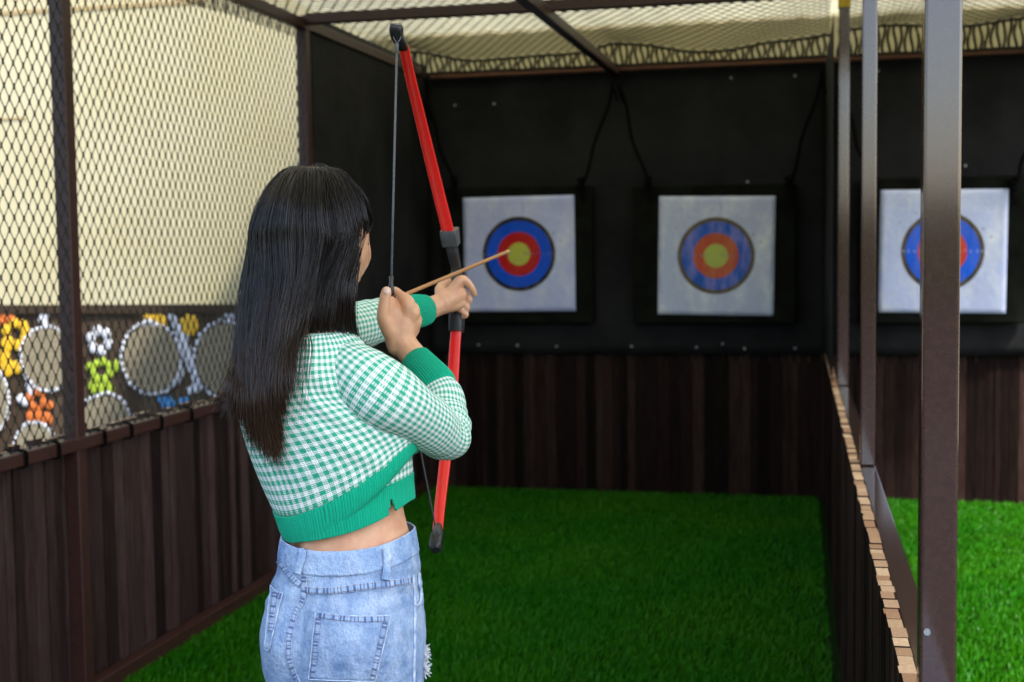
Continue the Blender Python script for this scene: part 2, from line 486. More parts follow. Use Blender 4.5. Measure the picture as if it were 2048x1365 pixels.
def roofnet(x0, x1, y0):
    def f(u, v):
        x = x0 + u; y = y0 + v; s = (x - x0) / (x1 - x0)
        L = 7.80 - y0
        over = np.maximum(v - L, 0)
        yy = np.minimum(y, 7.80 + .10 * over)
        ph = np.clip((yy - 6.05) / 1.75, 0, 1)
        wide = x1 - x0 > 2.35 and x0 < -1
        hump = np.sin(math.pi * np.clip((x - XL) / 1.2 % 1, 0, 1))
        sag = (.065 if x0 < -1 else .012) * hump * ph ** 1.5
        sag = sag + .03 * np.sin(math.pi * np.clip((yy - y0) / (6.05 - y0), 0, 1))
        z = ZC + .065 + (.075 if x0 > -1 else .05) * ph - sag + .010 * np.sin(x * 9 + yy * 3) * ph
        z = np.maximum(z - .95 * over, ZC - .03)
        return np.stack([x, yy, z], -1)
    return f
net('ceiling_net', 2.80, 3.82, roofnet(XL - .38, .02, 4.0), .060, .125, 'sagging black diamond net under the ceiling of the left lane', edge=True, r=.0025, kn=.0040, klen=.012)
net('ceiling_net', 2.3, 3.82, roofnet(.06, 4.1, 4.0), .060, .125, 'black diamond net under the ceiling of the right-hand lane', edge=True, r=.0025, kn=.0040, klen=.012)

# canopy of translucent sheeting over both lanes
m, t, b, o_ = nodes('canopy_sheet')
v = coords(t)
n = noise_(t, v, 1.2, 3, .5, .3, .7)
c = mix(t, n, (.46, .45, .33), (.42, .41, .29))
dif = t.nodes.new('ShaderNodeBsdfDiffuse'); tr = t.nodes.new('ShaderNodeBsdfTranslucent'); mx = t.nodes.new('ShaderNodeMixShader')
link(t, c, dif.inputs[0]); link(t, c, tr.inputs[0]); mx.inputs[0].default_value = .55
link(t, dif.outputs[0], mx.inputs[1]); link(t, tr.outputs[0], mx.inputs[2]); link(t, mx.outputs[0], o_.inputs['Surface'])
V = []
xs = np.linspace(-2.97, 2.2, 105)
for y in (CANOPY_Y0, 8.64):
    for x in xs: V.append((x, y, 2.92 + .006 * math.sin(x * 2 * math.pi / .2)))
cn = obj('canopy', V, grid_faces(2, len(xs)), m, None, True)
tag(cn, 'cream translucent corrugated canopy above the ceiling nets', 'canopy')

# cream building wall and the game board beyond the side netting
m, t, b, o_ = nodes('cream_render')
v = coords(t)
c = mix(t, noise_(t, v, .9, 3, .5, .35, .65), (.43, .385, .215), (.46, .42, .275))
c = mix(t, math_(t, 'MULTIPLY', noise_(t, v, 2.5, 3, .6, .4, .7), .2), c, (.35, .29, .16))
link(t, c, b.inputs['Base Color']); b.inputs['Roughness'].default_value = .85
bump(t, b, noise_(t, v, 40, 3, .6, 0, 1), .06, .004)
bw = empty('building_wall', (-6, 8.6, 0))
mb = MB(); mb.box((-5.5, 8.75, 2.4), (24.0, .2, 4.8)); mb.build('rendered_wall', m, bw)
mb = MB()
for px, py in ((45, 237),):
    q = ony(px, py, 8.64); mb.box((q[0] - .6, 8.648, q[2]), (1.25, .006, .018))
q = ony(120, 20, 8.64); mb.box((q[0], 8.648, q[2]), (2.2, .006, .03))
mb.build('wall_seam', mat('seam_tan', (.30, .225, .10), (.33, .25, .12), rough=.8), bw)  # thin strips in a darker tan, standing for seams in the wall
tag(bw, 'tall cream rendered wall beyond the side netting', 'wall')

gb = empty('game_board', (-4.4, 7.95, 0))
mb = MB(); plank_run(mb, (-6.6, 7.985), (-2.55, 7.985), 1.165, wmin=.09, wmax=.14, jit=.002)
BROWN = wood_mat('board_planks', (.045, .030, .020), (.075, .052, .036), (.11, .08, .055))
mb.build('plank_panel', [BROWN, RAW], gb)
mb = MB(); mb.box((-4.57, 7.962, 1.135), (4.05, .02, .06)); mb.build('top_batten', BROWN, gb, bevel=.003)
SACK = mat('woven_mat', (.26, .225, .15), (.18, .15, .10), rough=.95, spec=.1, scale=50, bmp=.5, bscale=140)
STONE = mat('white_paint_dabs', (.60, .62, .67), (.42, .44, .47), rough=.7, scale=25)
def at_board(px, py): return ony(px, py, 7.955)
def ringmat(px, py, rx, ry):
    c = at_board(px, py); R = at_board(px + rx, py); U = at_board(px, py - ry)
    a = R[0] - c[0]; bb = U[2] - c[2]
    an = np.linspace(0, 2 * math.pi, 40, endpoint=False)
    mb = MB()
    V = [(c[0] + math.cos(k) * a * .9, 7.950, c[2] + math.sin(k) * bb * .9) for k in an] + [(c[0] + math.cos(k) * a * .9, 7.972, c[2] + math.sin(k) * bb * .9) for k in an]
    n = len(an)
    mb.add(V, [tuple(range(n))] + [(i, i + n, (i + 1) % n + n, (i + 1) % n) for i in range(n)])
    o = mb.build('woven_mat', SACK, gb)
    mb = MB(); k = 0.0
    while k < 2 * math.pi - .1:
        w = random.uniform(.16, .24)
        s = np.linspace(k + .02, min(k + w, 2 * math.pi) - .02, 5)
        rr = random.uniform(.95, 1.0)
        mb.tube([(c[0] + math.cos(q) * a * rr, 7.950, c[2] + math.sin(q) * bb * rr) for q in s], [.006, .013, .014, .013, .006], 7)
        k += w
    mb.v = [(p[0], 7.952 + (p[1] - 7.950) * .3, p[2]) for p in mb.v]
    mb.build('white_rim', STONE, o, smooth=True)
for q in ((95, 718, 56, 66), (303, 718, 62, 74), (452, 720, 66, 80), (213, 868, 62, 82), (72, 905, 45, 62), (-8, 800, 26, 62)): ringmat(*q)
PAINT = {k: mat(k + '_petals', c, tuple(x * .7 for x in c), rough=.6, scale=30) for k, c in dict(yellow=(.72, .42, .01), orange=(.55, .13, .015), white=(.60, .62, .67), green=(.30, .42, .02), blue=(.03, .22, .5)).items()}
def petals(name, color, blobs):
    mb = MB()
    for (px, py, rx, ry) in blobs:
        c = at_board(px, py); sx = abs(at_board(px + rx, py)[0] - c[0]); sz = abs(at_board(px, py + ry)[2] - c[2])
        lat = np.linspace(0, math.pi / 2, 4); n = 9
        V = []; 
        for L in lat:
            for k in range(n):
                an = 2 * math.pi * k / n
                V.append((c[0] + sx * math.cos(L) * math.cos(an), 7.962 - .006 * math.sin(L), c[2] + sz * math.cos(L) * math.sin(an)))
        mb.add(V, [(i * n + j, i * n + (j + 1) % n, (i + 1) * n + (j + 1) % n, (i + 1) * n + j) for i in range(3) for j in range(n)])
    mb.build(name, PAINT[color], gb, smooth=True)
def daisy(px, py, r, n=6, pr=.5): return [(px + r * math.cos(6.283 * k / n + .3), py + 1.15 * r * math.sin(6.283 * k / n + .3), r * pr, r * pr * 1.25) for k in range(n)]
petals('yellow_flower', 'yellow', daisy(30, 668, 20, 6) + [(12, 690, 12, 16), (50, 665, 9, 14), (12, 735, 14, 20), (32, 735, 12, 14), (8, 715, 12, 18), (45, 690, 8, 18)])
petals('yellow_flower', 'yellow', [(302, 636, 8, 14), (316, 634, 9, 18), (325, 645, 7, 16), (292, 632, 7, 9)])
petals('yellow_flower', 'yellow', daisy(378, 650, 13, 6, .6) + [(378, 650, 10, 12)])
petals('orange_flower', 'orange', daisy(72, 800, 15, 6, .55) + [(60, 834, 10, 12), (75, 832, 13, 12), (92, 838, 12, 14), (98, 812, 8, 10), (82, 780, 7, 12)])
petals('orange_flower', 'orange', [(8, 630, 12, 14), (20, 638, 10, 10), (2, 645, 8, 10)])
petals('white_flower', 'white', daisy(198, 682, 18, 6, .52))
petals('white_flower', 'white', [(42, 797, 8, 9), (36, 800, 5, 7), (48, 804, 7, 10), (56, 773, 6, 9), (60, 786, 6, 8)])
petals('white_flower', 'white', [(84, 632, 6, 9), (92, 632, 5, 7), (80, 640, 5, 8), (88, 646, 6, 9)])
petals('white_flower', 'white', [(298, 640, 6, 10), (306, 650, 7, 10), (290, 648, 6, 8), (315, 660, 6, 8)])
petals('white_flower', 'white', [(340, 630, 6, 12), (348, 645, 6, 14), (356, 662, 8, 14), (366, 680, 10, 18), (372, 704, 10, 20), (380, 728, 9, 18), (388, 750, 8, 16), (392, 775, 10, 12), (378, 782, 8, 8),
                                  (404, 690, 9, 20), (352, 700, 8, 16), (356, 730, 8, 16), (352, 758, 9, 14), (340, 770, 8, 10), (362, 745, 6, 12)])
petals('white_flower', 'white', [(452, 628, 7, 8), (464, 632, 6, 8), (458, 644, 5, 8)])
petals('green_leaf', 'green', daisy(202, 742, 16, 7, .5) + [(185, 775, 10, 14), (202, 778, 10, 12), (220, 778, 8, 10), (180, 735, 10, 10), (232, 732, 7, 14), (190, 760, 10, 10), (212, 765, 8, 9)])
petals('blue_flower', 'blue', [(322, 800, 8, 8), (330, 810, 9, 9), (342, 808, 8, 10), (336, 798, 6, 7), (362, 804, 8, 8), (372, 800, 6, 6), (366, 812, 6, 6)])
tag(gb, 'brown plank board with white-rimmed round mats and bright flower shapes beyond the netting', 'game board')

# targets
def face_mat(name, paper, paper_sheen, black, blue, red, yellow, fade, blur=.06):
    m, t, b, o = nodes(name)
    tc = t.nodes.new('ShaderNodeTexCoord'); sp = t.nodes.new('ShaderNodeSeparateXYZ'); link(t, tc.outputs['Object'], sp.inputs[0])
    r = math_(t, 'SQRT', math_(t, 'ADD', math_(t, 'POWER', sp.outputs[0], 2.0), math_(t, 'POWER', sp.outputs[2], 2.0)))
    v = coords(t)
    c = mix(t, noise_(t, coords(t, 'Object', (1.2, 1.2, .8)), 5, 5, .7, .46, .74), paper, paper_sheen)  # paler blotches paint the crinkles' glossy sheen into the paper colour
    stain = noise_(t, coords(t, 'Object', (9, 9, 2.2)), 2.0, 4, .6, .42, .62)
    def disc(c, rad, col, worn, amt):
        cc = mix(t, math_(t, 'MULTIPLY', stain, amt), col, worn)
        return mix(t, math_(t, 'LESS_THAN', r, rad), c, cc)
    c = disc(c, .222, black, (.16, .12, .06), fade[0])
    c = disc(c, .198, blue, (.22, .22, .60), fade[1])
    c = disc(c, .131, red, (.55, .16, .06), fade[2])
    c = disc(c, .069, yellow, (.42, .46, .10), .5)
    link(t, c, b.inputs['Base Color'])
    sp_ = noise_(t, v, 46, 1, .5, .765, .775)
    c = mix(t, math_(t, 'MULTIPLY', sp_, .85), c, (.03, .03, .035))
    link(t, c, b.inputs['Base Color'])
    b.inputs['Roughness'].default_value = .42; b.inputs['Specular IOR Level'].default_value = .22
    h = math_(t, 'ADD', noise_(t, coords(t, 'Object', (1, 1, .45)), 9, 4, .55, 0, 1), math_(t, 'MULTIPLY', noise_(t, v, 26, 3, .5, 0, 1), .4))
    bump(t, b, h, .55, .012)
    return m
F1 = face_mat('target_paper_a', (.50, .55, .84), (.72, .77, .90), (.006, .006, .006), (.002, .085, .68), (.50, .006, .008), (.52, .54, .07), (.4, .05, .12))
F2 = face_mat('target_paper_b', (.50, .55, .74), (.80, .86, .88), (.10, .075, .04), (.008, .10, .50), (.52, .075, .022), (.46, .52, .09), (.8, .9, .8))
F3 = face_mat('target_paper_c', (.58, .64, .90), (.82, .86, .95), (.05, .038, .018), (.003, .13, .85), (.70, .05, .02), (.60, .58, .08), (.7, .3, .3))
DIG = mat('score_ink', (.62, .66, .78), rough=.6)
DIG2 = mat('faded_score_ink', (.22, .24, .44), rough=.6)
def target(px, py, w, h, bx0, bx1, bz0, bz1, fm, label, rot):
    c = ony(px, py, 7.86)
    root = empty('target_board', c)
    mb = MB(); mb.box(((bx0 + bx1) / 2, 7.905, (bz0 + bz1) / 2), (bx1 - bx0, .085, bz1 - bz0)); mb.build('foam_board', FOAM, root, bevel=.008)
    V = []; n = 24
    ca, sa = math.cos(rot), math.sin(rot)
    for j in range(n + 1):
        for i in range(n + 1):
            x = (i / n - .5) * w; z = (j / n - .5) * h
            e = min(1, 8 * min(i, n - i) / n + .1) * min(1, 8 * min(j, n - j) / n + .1)
            d = .004 * e * noise.noise(Vector((x * 9 + px, z * 6, 0)))
            V.append(c + np.array([x * ca - z * sa, -.004 + d, x * sa + z * ca]))
    o = obj('paper_face', V, grid_faces(n + 1, n + 1), fm, root, True, loc=c)
    sm = o.modifiers.new('thick', 'SOLIDIFY'); sm.thickness = .0015; sm.offset = -1
    for k, (rad, ch) in enumerate(zip((.209, .183, .149, .116, .084, .050), '456789')):
        for sg in (-1, 1):
            cu = bpy.data.curves.new('score', 'FONT'); cu.body = ch; cu.size = .024; cu.align_x = 'CENTER'; cu.align_y = 'CENTER'
            tmp = bpy.data.objects.new('score', cu); COL.objects.link(tmp)
            me = bpy.data.meshes.new_from_object(tmp.evaluated_get(bpy.context.evaluated_depsgraph_get()))
            bpy.data.objects.remove(tmp)
            me.materials.clear(); me.materials.append(DIG if fm is F3 else DIG2)
            d = bpy.data.objects.new('score_number', me); COL.objects.link(d); d.parent = o
            d.location = (sg * rad * ca, -.0095, sg * rad * sa); d.rotation_euler = (math.pi / 2, 0, 0)
    return tag(root, label, 'target', 'archery targets on the back wall')
target(1038, 508.5, .68, .685, -2.255, -1.345, 1.05, 1.865, F1, 'target with deep blue ring and thin black edge, the one the arrow points at', .004)
target(1432, 512, .665, .685, -1.108, -.172, 1.05, 1.850, F2, 'faded target with purplish ring and brown worn edge, between the arrow and the posts', -.018)
target(1885, 503, .68, .685, .19, 1.08, 1.05, 1.865, F3, 'bright target partly hidden behind the wide near post', -.012)

# ropes that hang the boards
def rope(p, q, sag, label, knot=True):
    p, q = np.asarray(p), np.asarray(q)
    s = np.linspace(0, 1, 14)[:, None]
    P = p * (1 - s) + q * s; P[:, 2] -= sag * np.sin(math.pi * s[:, 0]); P[:, 0] += .01 * np.sin(s[:, 0] * 9)
    mb = MB(); mb.tube(P, .0095, 7)
    if knot:
        a = np.linspace(0, 12.5, 22)
        mb.tube(np.stack([q[0] + .018 * np.cos(a), q[1] + .014 * np.sin(a), q[2] + .05 - a * .005], 1), .009, 6)
        mb.tube([q + (0, 0, -.01), q + (.012, -.012, -.06), q + (.02, -.014, -.10)], [.009, .008, .005], 6)
        mb.tube([p + (0, 0, .02), p + (.0, -.02, -.03), p + (.03, -.02, -.11)], [.012, .011, .006], 6)
    return tag(mb.build('rope', CORD, None, True, loc=q), label, 'rope', 'ropes holding the target boards')
def bp(px, py, y=7.84): return ony(px, py, y)
rope(bp(855, 205), bp(908, 372), .02, 'black rope to the left corner of the target the arrow points at')
rope(bp(1226, 165), bp(1162, 372), .03, 'black rope to the right corner of the target the arrow points at')
rope(bp(1238, 170), bp(1296, 372), .02, 'black rope to the left corner of the faded target')
rope(bp(1642, 150), bp(1577, 370), .02, 'black rope to the right corner of the faded target')
rope(bp(1690, 205), bp(1748, 372), .02, 'black rope between the slim post and the bright target')
rope(bp(2078, 235), bp(2024, 375), .02, 'black rope to the right corner of the bright target')
# ------------------------------------------------------------------ the archer
SKIN_M, t, b, o_ = nodes('skin')
v = coords(t)
c = mix(t, noise_(t, v, 22, 4, .6, .35, .65), (.56, .30, .165), (.64, .365, .22))
c = mix(t, math_(t, 'MULTIPLY', noise_(t, v, 30, 4, .6, .48, .72), .5), c, (.50, .20, .12))
link(t, c, b.inputs['Base Color'])
b.inputs['Roughness'].default_value = .46; b.inputs['Specular IOR Level'].default_value = .4
b.inputs['Subsurface Weight'].default_value = .25; b.inputs['Subsurface Radius'].default_value = (.010, .004, .002); b.inputs['Subsurface Scale'].default_value = 1.0
bump(t, b, noise_(t, v, 170, 3, .6, 0, 1), .12, .002)

GREEN = (.0025, .35, .20)
def knit(name, gingham):
    m, t, b, o = nodes(name)
    tc = t.nodes.new('ShaderNodeTexCoord'); sp = t.nodes.new('ShaderNodeSeparateXYZ'); link(t, tc.outputs['UV'], sp.inputs[0])
    u, v = sp.outputs[0], sp.outputs[1]
    if gingham:
        P = .0112
        wob = t.nodes.new('ShaderNodeTexNoise'); wob.inputs['Scale'].default_value = 500; link(t, tc.outputs['UV'], wob.inputs['Vector'])
        wo = math_(t, 'MULTIPLY_ADD', wob.outputs[0], .0016, -.0008)
        su = math_(t, 'LESS_THAN', math_(t, 'FRACT', math_(t, 'MULTIPLY', math_(t, 'ADD', u, wo), 1 / P)), .5)
        sv = math_(t, 'LESS_THAN', math_(t, 'FRACT', math_(t, 'MULTIPLY', math_(t, 'ADD', v, wo), 1 / P)), .5)
        st = math_(t, 'LESS_THAN', math_(t, 'FRACT', math_(t, 'MULTIPLY', v, 1 / .0023)), .5)
        both = math_(t, 'MULTIPLY', su, sv)
        one = math_(t, 'SUBTRACT', math_(t, 'ADD', su, sv), math_(t, 'MULTIPLY', both, 2.0))
        f = math_(t, 'ADD', both, math_(t, 'MULTIPLY', one, math_(t, 'MULTIPLY_ADD', st, .42, .31)))
        c = mix(t, f, (.80, .83, .81), GREEN)
    else:
        c = GREEN
    fuzz = noise_(t, coords(t), 260, 3, .7, .3, .7)
    c = mix(t, math_(t, 'MULTIPLY', fuzz, .10), c, (.02, .24, .15) if not gingham else (.55, .66, .60))
    link(t, c, b.inputs['Base Color'])
    b.inputs['Roughness'].default_value = .85; b.inputs['Specular IOR Level'].default_value = .12
    b.inputs['Sheen Weight'].default_value = .08; b.inputs['Sheen Roughness'].default_value = .5
    st1 = math_(t, 'SINE', math_(t, 'MULTIPLY', u, 6.2832 / .0024)); st2 = math_(t, 'SINE', math_(t, 'MULTIPLY', v, 6.2832 / .0024))
    h = math_(t, 'ADD', math_(t, 'MULTIPLY', st1, .3), math_(t, 'MULTIPLY', st2, .3))
    h = math_(t, 'ADD', h, noise_(t, coords(t), 26, 4, .6, 0, 1))
    bump(t, b, h, .35, .0022)
    return m
GING = knit('gingham_knit', True)
RIB = knit('green_rib_knit', False)

def denim(name, light=1.0, dash=False):
    m, t, b, o = nodes(name)
    v = coords(t)
    big = noise_(t, coords(t, 'Object', (1, 1, .8)), 13, 4, .6, .34, .66)
    mott = noise_(t, v, 55, 5, .7, .32, .68)
    worn = noise_(t, coords(t, 'Object', (1, 1, .55)), 30, 3, .6, .45, .7)
    twill = noise_(t, coords(t, 'Object', (1, 1, .35)), 420, 2, .6, .3, .7)
    k = light
    c = mix(t, big, (.065 * k, .145 * k, .33 * k), (.35 * k, .47 * k, .64 * k))
    c = mix(t, math_(t, 'MULTIPLY', mott, .45), c, (.42 * k, .55 * k, .74 * k))
    c = mix(t, math_(t, 'MULTIPLY', worn, .7), c, (.50 * k, .60 * k, .74 * k))
    c = mix(t, math_(t, 'MULTIPLY', twill, .38), c, (.10, .19, .40))
    if dash:
        tc = t.nodes.new('ShaderNodeTexCoord'); sp = t.nodes.new('ShaderNodeSeparateXYZ'); link(t, tc.outputs['UV'], sp.inputs[0])
        n = t.nodes.new('ShaderNodeTexNoise'); n.noise_dimensions = '1D'; n.inputs['Scale'].default_value = 190; n.inputs['Detail'].default_value = 2
        link(t, sp.outputs[0], n.inputs['W'])
        f = math_(t, 'GREATER_THAN', n.outputs[0], .54)
        c = mix(t, math_(t, 'MULTIPLY', f, .85), c, (.045, .095, .26))
        # two lines of stitching near the edges
        e = math_(t, 'ABSOLUTE', math_(t, 'SUBTRACT', sp.outputs[1], .5))
        ln = math_(t, 'LESS_THAN', math_(t, 'ABSOLUTE', math_(t, 'SUBTRACT', e, .33)), .07)
        sti = math_(t, 'LESS_THAN', math_(t, 'FRACT', math_(t, 'MULTIPLY', sp.outputs[0], 1 / .0034)), .68)
        c = mix(t, math_(t, 'MULTIPLY', math_(t, 'MULTIPLY', ln, sti), .7), c, (.26, .20, .17))
    link(t, c, b.inputs['Base Color'])
    b.inputs['Roughness'].default_value = .8; b.inputs['Specular IOR Level'].default_value = .2
    h = math_(t, 'ADD', math_(t, 'MULTIPLY', twill, .25), math_(t, 'ADD', mott, big))
    bump(t, b, h, .6, .004)
    return m
DENIM = denim('washed_denim'); DENIM_L = denim('washed_denim_light', 1.18); DENIM_S = denim('stitched_denim', 1.1, True)
EDGE = mat('denim_edge', (.52, .61, .73), (.20, .32, .55), rough=.85, scale=90)
THREAD = mat('white_threads', (.74, .77, .80), (.6, .66, .74), rough=.9, scale=200)

def surf_bvh(objs):
    dg = bpy.context.evaluated_depsgraph_get(); V, Fc = [], []
    for o in objs:
        mw = np.array(o.matrix_world)
        b = len(V)
        for vv in o.data.vertices:
            q = mw @ np.array([*vv.co, 1.0]); V.append(Vector(q[:3]))
        Fc += [tuple(i + b for i in pl.vertices) for pl in o.data.polygons]
    return BVHTree.FromPolygons(V, Fc)
def on(T, px, py, off=.0):
    d = Vector(ray(px, py)).normalized()
    h, n, i, dist = T.ray_cast(Vector(CAM), d)
    if h is None: return None
    if n.dot(d) > 0: n = -n
    return np.array(h + n * off)
person = empty('person', (-.80, 2.03, 0))
tag(person, 'long-haired archer in green gingham cropped sweater and blue jeans drawing the bow', 'person')

def P3(l): return [at(*q) for q in l]

# --- loft of image-measured rings: (xl, yl, xr, yr, depth, thick, dip, skew)
def rings_loft(rows, n=4, m=96, sq=2.3, extra=None):
    R = cr(np.array(rows, float), n)
    out = []
    ps = np.linspace(math.pi / 2, math.pi / 2 + 2 * math.pi, m + 1)       # seam on the far side
    for q in R:
        xl, yl, xr, yr, d, th, dip, sk = q
        el, er = xl, xr
        cs, sn = np.cos(ps), np.sin(ps)
        ex = 2 / sq
        cx = np.sign(cs) * np.abs(cs) ** ex; sx = np.sign(sn) * np.abs(sn) ** ex
        near = np.clip(-sn, 0, 1)
        for _ in range(4):                   # make the turned, tilted ring as wide as measured
            a0, a1 = at(el, yl, d + sk), at(er, yr, d - sk)
            c = (a0 + a1) / 2; a = (a1 - a0) / 2
            fa = np.array([-a[1], a[0], 0]); fa /= np.linalg.norm(fa)
            if fa @ _g < 0: fa = -fa
            ring = c + cx[:, None] * a + sx[:, None] * fa * th
            ring[:, 2] -= dip * near ** 1.3
            rel = ring - CAM
            px = 1024 + F_PX * (rel @ RGT) / (rel @ FWD)
            el += xl - px.min(); er += xr - px.max()
        out.append(ring)
    return np.array(out), ps

def norm_grid(G):
    du = np.gradient(G, axis=1); dv = np.gradient(G, axis=0)
    n = np.cross(du, dv); n /= np.linalg.norm(n, axis=2)[..., None] + 1e-12
    return n

def loft_obj(name, G, mat_, parent, u_len=None, v_scale=1.0, thick=0.0, v0=0.0, sub=0):
    nr, nc, _ = G.shape
    V = G.reshape(-1, 3)
    if u_len is None:
        u_len = np.linalg.norm(np.diff(G[nr // 2], axis=0), axis=1).sum()
    u = np.tile(np.linspace(0, u_len, nc), (nr, 1))
    # arc length down the near side
    k = nc // 2
    seg = np.concatenate([[0], np.cumsum(np.linalg.norm(np.diff(G, axis=0), axis=2).mean(1))]) * v_scale + v0
    vv = np.tile(seg[:, None], (1, nc))
    o = obj(name, V, grid_faces(nr, nc), mat_, parent, True, uv=np.stack([u, vv], -1).reshape(-1, 2))
    if thick:
        s = o.modifiers.new('thick', 'SOLIDIFY'); s.thickness = thick; s.offset = -1
    return o

# --- sweater body: outer layer
SW = [  # xl yl xr yr depth thick dip skew
    (575, 668, 668, 662, 2.075, .052, 0, 0),
    (538, 682, 700, 668, 2.075, .066, 0, .02),
    (502, 708, 728, 696, 2.075, .082, 0, .035),
    (482, 750, 748, 740, 2.075, .094, 0, .045),
    (478, 800, 762, 780, 2.08, .100, .0, .045),
    (488, 850, 790, 808, 2.085, .103, .006, .04),
    (506, 905, 822, 838, 2.09, .102, .016, .035),
    (528, 955, 836, 858, 2.095, .099, .028, .03),
    (550, 1000, 840, 872, 2.10, .097, .038, .03)]
G, ps = rings_loft(SW, 8, 120)
def sweater_shape(G, ps, k0=0):
    nr = len(G); n = norm_grid(G)
    out = G.copy()
    for i in range(nr):
        v = i / (nr - 1)
        for j in range(G.shape[1]):
            p = G[i, j]
            near = max(0, -math.sin(ps[j]))
            # spine hollow, shoulder blades, soft folds
            x = math.cos(ps[j])
            d = -.012 * math.exp(-((x + .42) / .13) ** 2) * near * math.sin(math.pi * min(1, v * 1.1))
            d += .010 * math.exp(-((x - .08) / .25) ** 2 - ((v - .36) / .14) ** 2) * near
            w = noise.noise(Vector((p[0] * 14, p[1] * 14, p[2] * 9))) * .0035
            # folds that run from the armpit down and across the back
            q = (p[2] - 1.24) * 1.0 + (x - .6) * .13
            w += .0032 * math.sin(q * 95 + 2.0 * noise.noise(Vector((p[0] * 6, p[2] * 6, 3)))) * math.exp(-((x - .62) / .34) ** 2) * near * min(1, v * 2) * (1 - .4 * v)
            out[i, j] = p + n[i, j] * (d + w) * SGN
    return out
nn_ = norm_grid(G); cc = G.mean(1, keepdims=True)
SGN = 1.0 if ((G - cc) * nn_).sum(2).mean() > 0 else -1.0
G = sweater_shape(G, ps)
sweater = loft_obj('sweater', G, GING, person, thick=.003)
SWG = G
# outer hem band with real ribs
def rib_band(name, rows, parent, pitch=.0042, amp=.0009, n=6, base=None, sq=2.3, notch=None, puff=.0, mat_=None, seg=5):
    R, ps = rings_loft(rows, n, 40, sq)
    circ = np.linalg.norm(np.diff(R[len(R) // 2], axis=0), axis=1).sum()
    k = int(circ / pitch)
    R, ps = rings_loft(rows, n, k * seg, sq)
    nn = norm_grid(R); c = R.mean(1, keepdims=True)
    sg = 1.0 if ((R - c) * nn).sum(2).mean() > 0 else -1.0
    ph = np.cos(np.arange(k * seg + 1) * 2 * math.pi / seg)
    t_ = np.linspace(0, 1, len(R))[:, None]
    R = R + nn * sg * (amp * ph[None, :, None] + (puff * np.sin(math.pi * t_))[:, :, None])
    if notch is not None:
        R = notch(R, ps)
    o = loft_obj(name, R, mat_ or RIB, parent, thick=.0025)
    return o, R
HB = [(550 - 1, 1000, 841, 871, 2.10, .0985, .038, .03), (556, 1012, 842, 880, 2.10, .0985, .042, .03), (563, 1030, 840, 894, 2.10, .097, .046, .03), (568, 1043, 834, 906, 2.10, .095, .047, .03)]
hem, HG = rib_band('hem_band', HB, sweater, puff=.0015)
# inner layer: green rib with a slit at its right side
IB = [(556, 988, 824, 952, 2.10, .094, .012, .03), (560, 1007, 824, 968, 2.10, .0935, .015, .03), (564, 1030, 826, 990, 2.10, .093, .018, .03), (568, 1049, 827, 1003, 2.10, .092, .021, .03)]
top = empty('inner_top', (0, 0, 0))
top.parent = person; top.location = -person.location
def slit(R, ps):
    nr = len(R)
    R = R.copy()
    pj = []
    for j in range(R.shape[1]):
        p = R[-1, j] - CAM; z = p @ FWD
        pj.append(1024 + F_PX * (p @ RGT) / z if math.sin(ps[j]) < .25 else -1)
    pj = np.array(pj); x0 = 783
    for j in range(R.shape[1]):
        if pj[j] < 0: continue
        d = abs(pj[j] - x0)
        if d < 7:
            lift = (1 - d / 7) * .024
            for i in range(nr):
                f = max(0, (i / (nr - 1) - .45) / .55)
                R[i, j, 2] += lift * f
    return R
bpy.data.objects.remove(top)
inner, IG = rib_band('camisole', IB, person, puff=.0, notch=slit)
# gingham strip of the inner layer showing at the right
GS = [(556, 940, 822, 905, 2.10, .0925, .008, .03), (557, 991, 824, 957, 2.10, .0935, .0125, .03)]
g2, _ps = rings_loft(GS, 6, 96)
loft_obj('camisole_bodice', g2, GING, inner, thick=.002)

# --- sleeves
def sleeve_grid(path, n=6, m=56, wr=.0, seed=0, flat=1.0):
    Q = cr(np.array([list(at(*q[:3])) + [q[3]] for q in path]), n)
    P, R = Q[:, :3], Q[:, 3]
    T, Nn, B = frames(P)
    # turn the ring so its seam is away from the camera
    a0 = math.atan2((B @ _g).mean(), (Nn @ _g).mean())
    a = a0 + np.linspace(0, 2 * math.pi, m + 1)
    G = []
    for i in range(len(P)):
        ring = []
        for k in a:
            d = Nn[i] * math.cos(k) + B[i] * math.sin(k)
            p = P[i] + d * R[i]
            w = noise.noise(Vector(p * 17 + seed)) * wr + noise.noise(Vector((p[0] * 40 + seed, p[1] * 40, p[2] * 40))) * wr * .35
            sl_ = i / (len(P) - 1)
            w += .0022 * math.sin(i * 1.15 + 2.5 * noise.noise(Vector(p * 11))) * math.exp(-((sl_ - .66) / .14) ** 2) * (1 if wr > .003 else .5)
            ring.append(p + d * w)
        G.append(ring)
    return np.array(G), P
RS = [(684, 728, 2.06, .036), (706, 744, 2.035, .0475), (740, 771, 2.018, .0530), (775, 796, 2.020, .0520), (815, 822, 2.048, .048), (852, 846, 2.09, .0445), (876, 866, 2.13, .0405),
      (891, 873, 2.163, .0385), (894, 856, 2.19, .0385), (890, 828, 2.21, .038), (888, 800, 2.225, .0355), (877, 777, 2.24, .031)]
gr, _ = sleeve_grid(RS, 7, 64, .0035, 3)
sl = loft_obj('sleeve', gr, GING, sweater, u_len=2 * math.pi * .059, v_scale=1.08, thick=.0025)
LS = [(548, 735, 2.17, .048), (580, 705, 2.27, .053), (640, 672, 2.40, .050), (715, 652, 2.50, .045), (735, 647, 2.525, .0435), (775, 636, 2.56, .039), (812, 627, 2.595, .033), (822, 625, 2.603, .0305)]
gl, _ = sleeve_grid(LS, 7, 64, .003, 8)
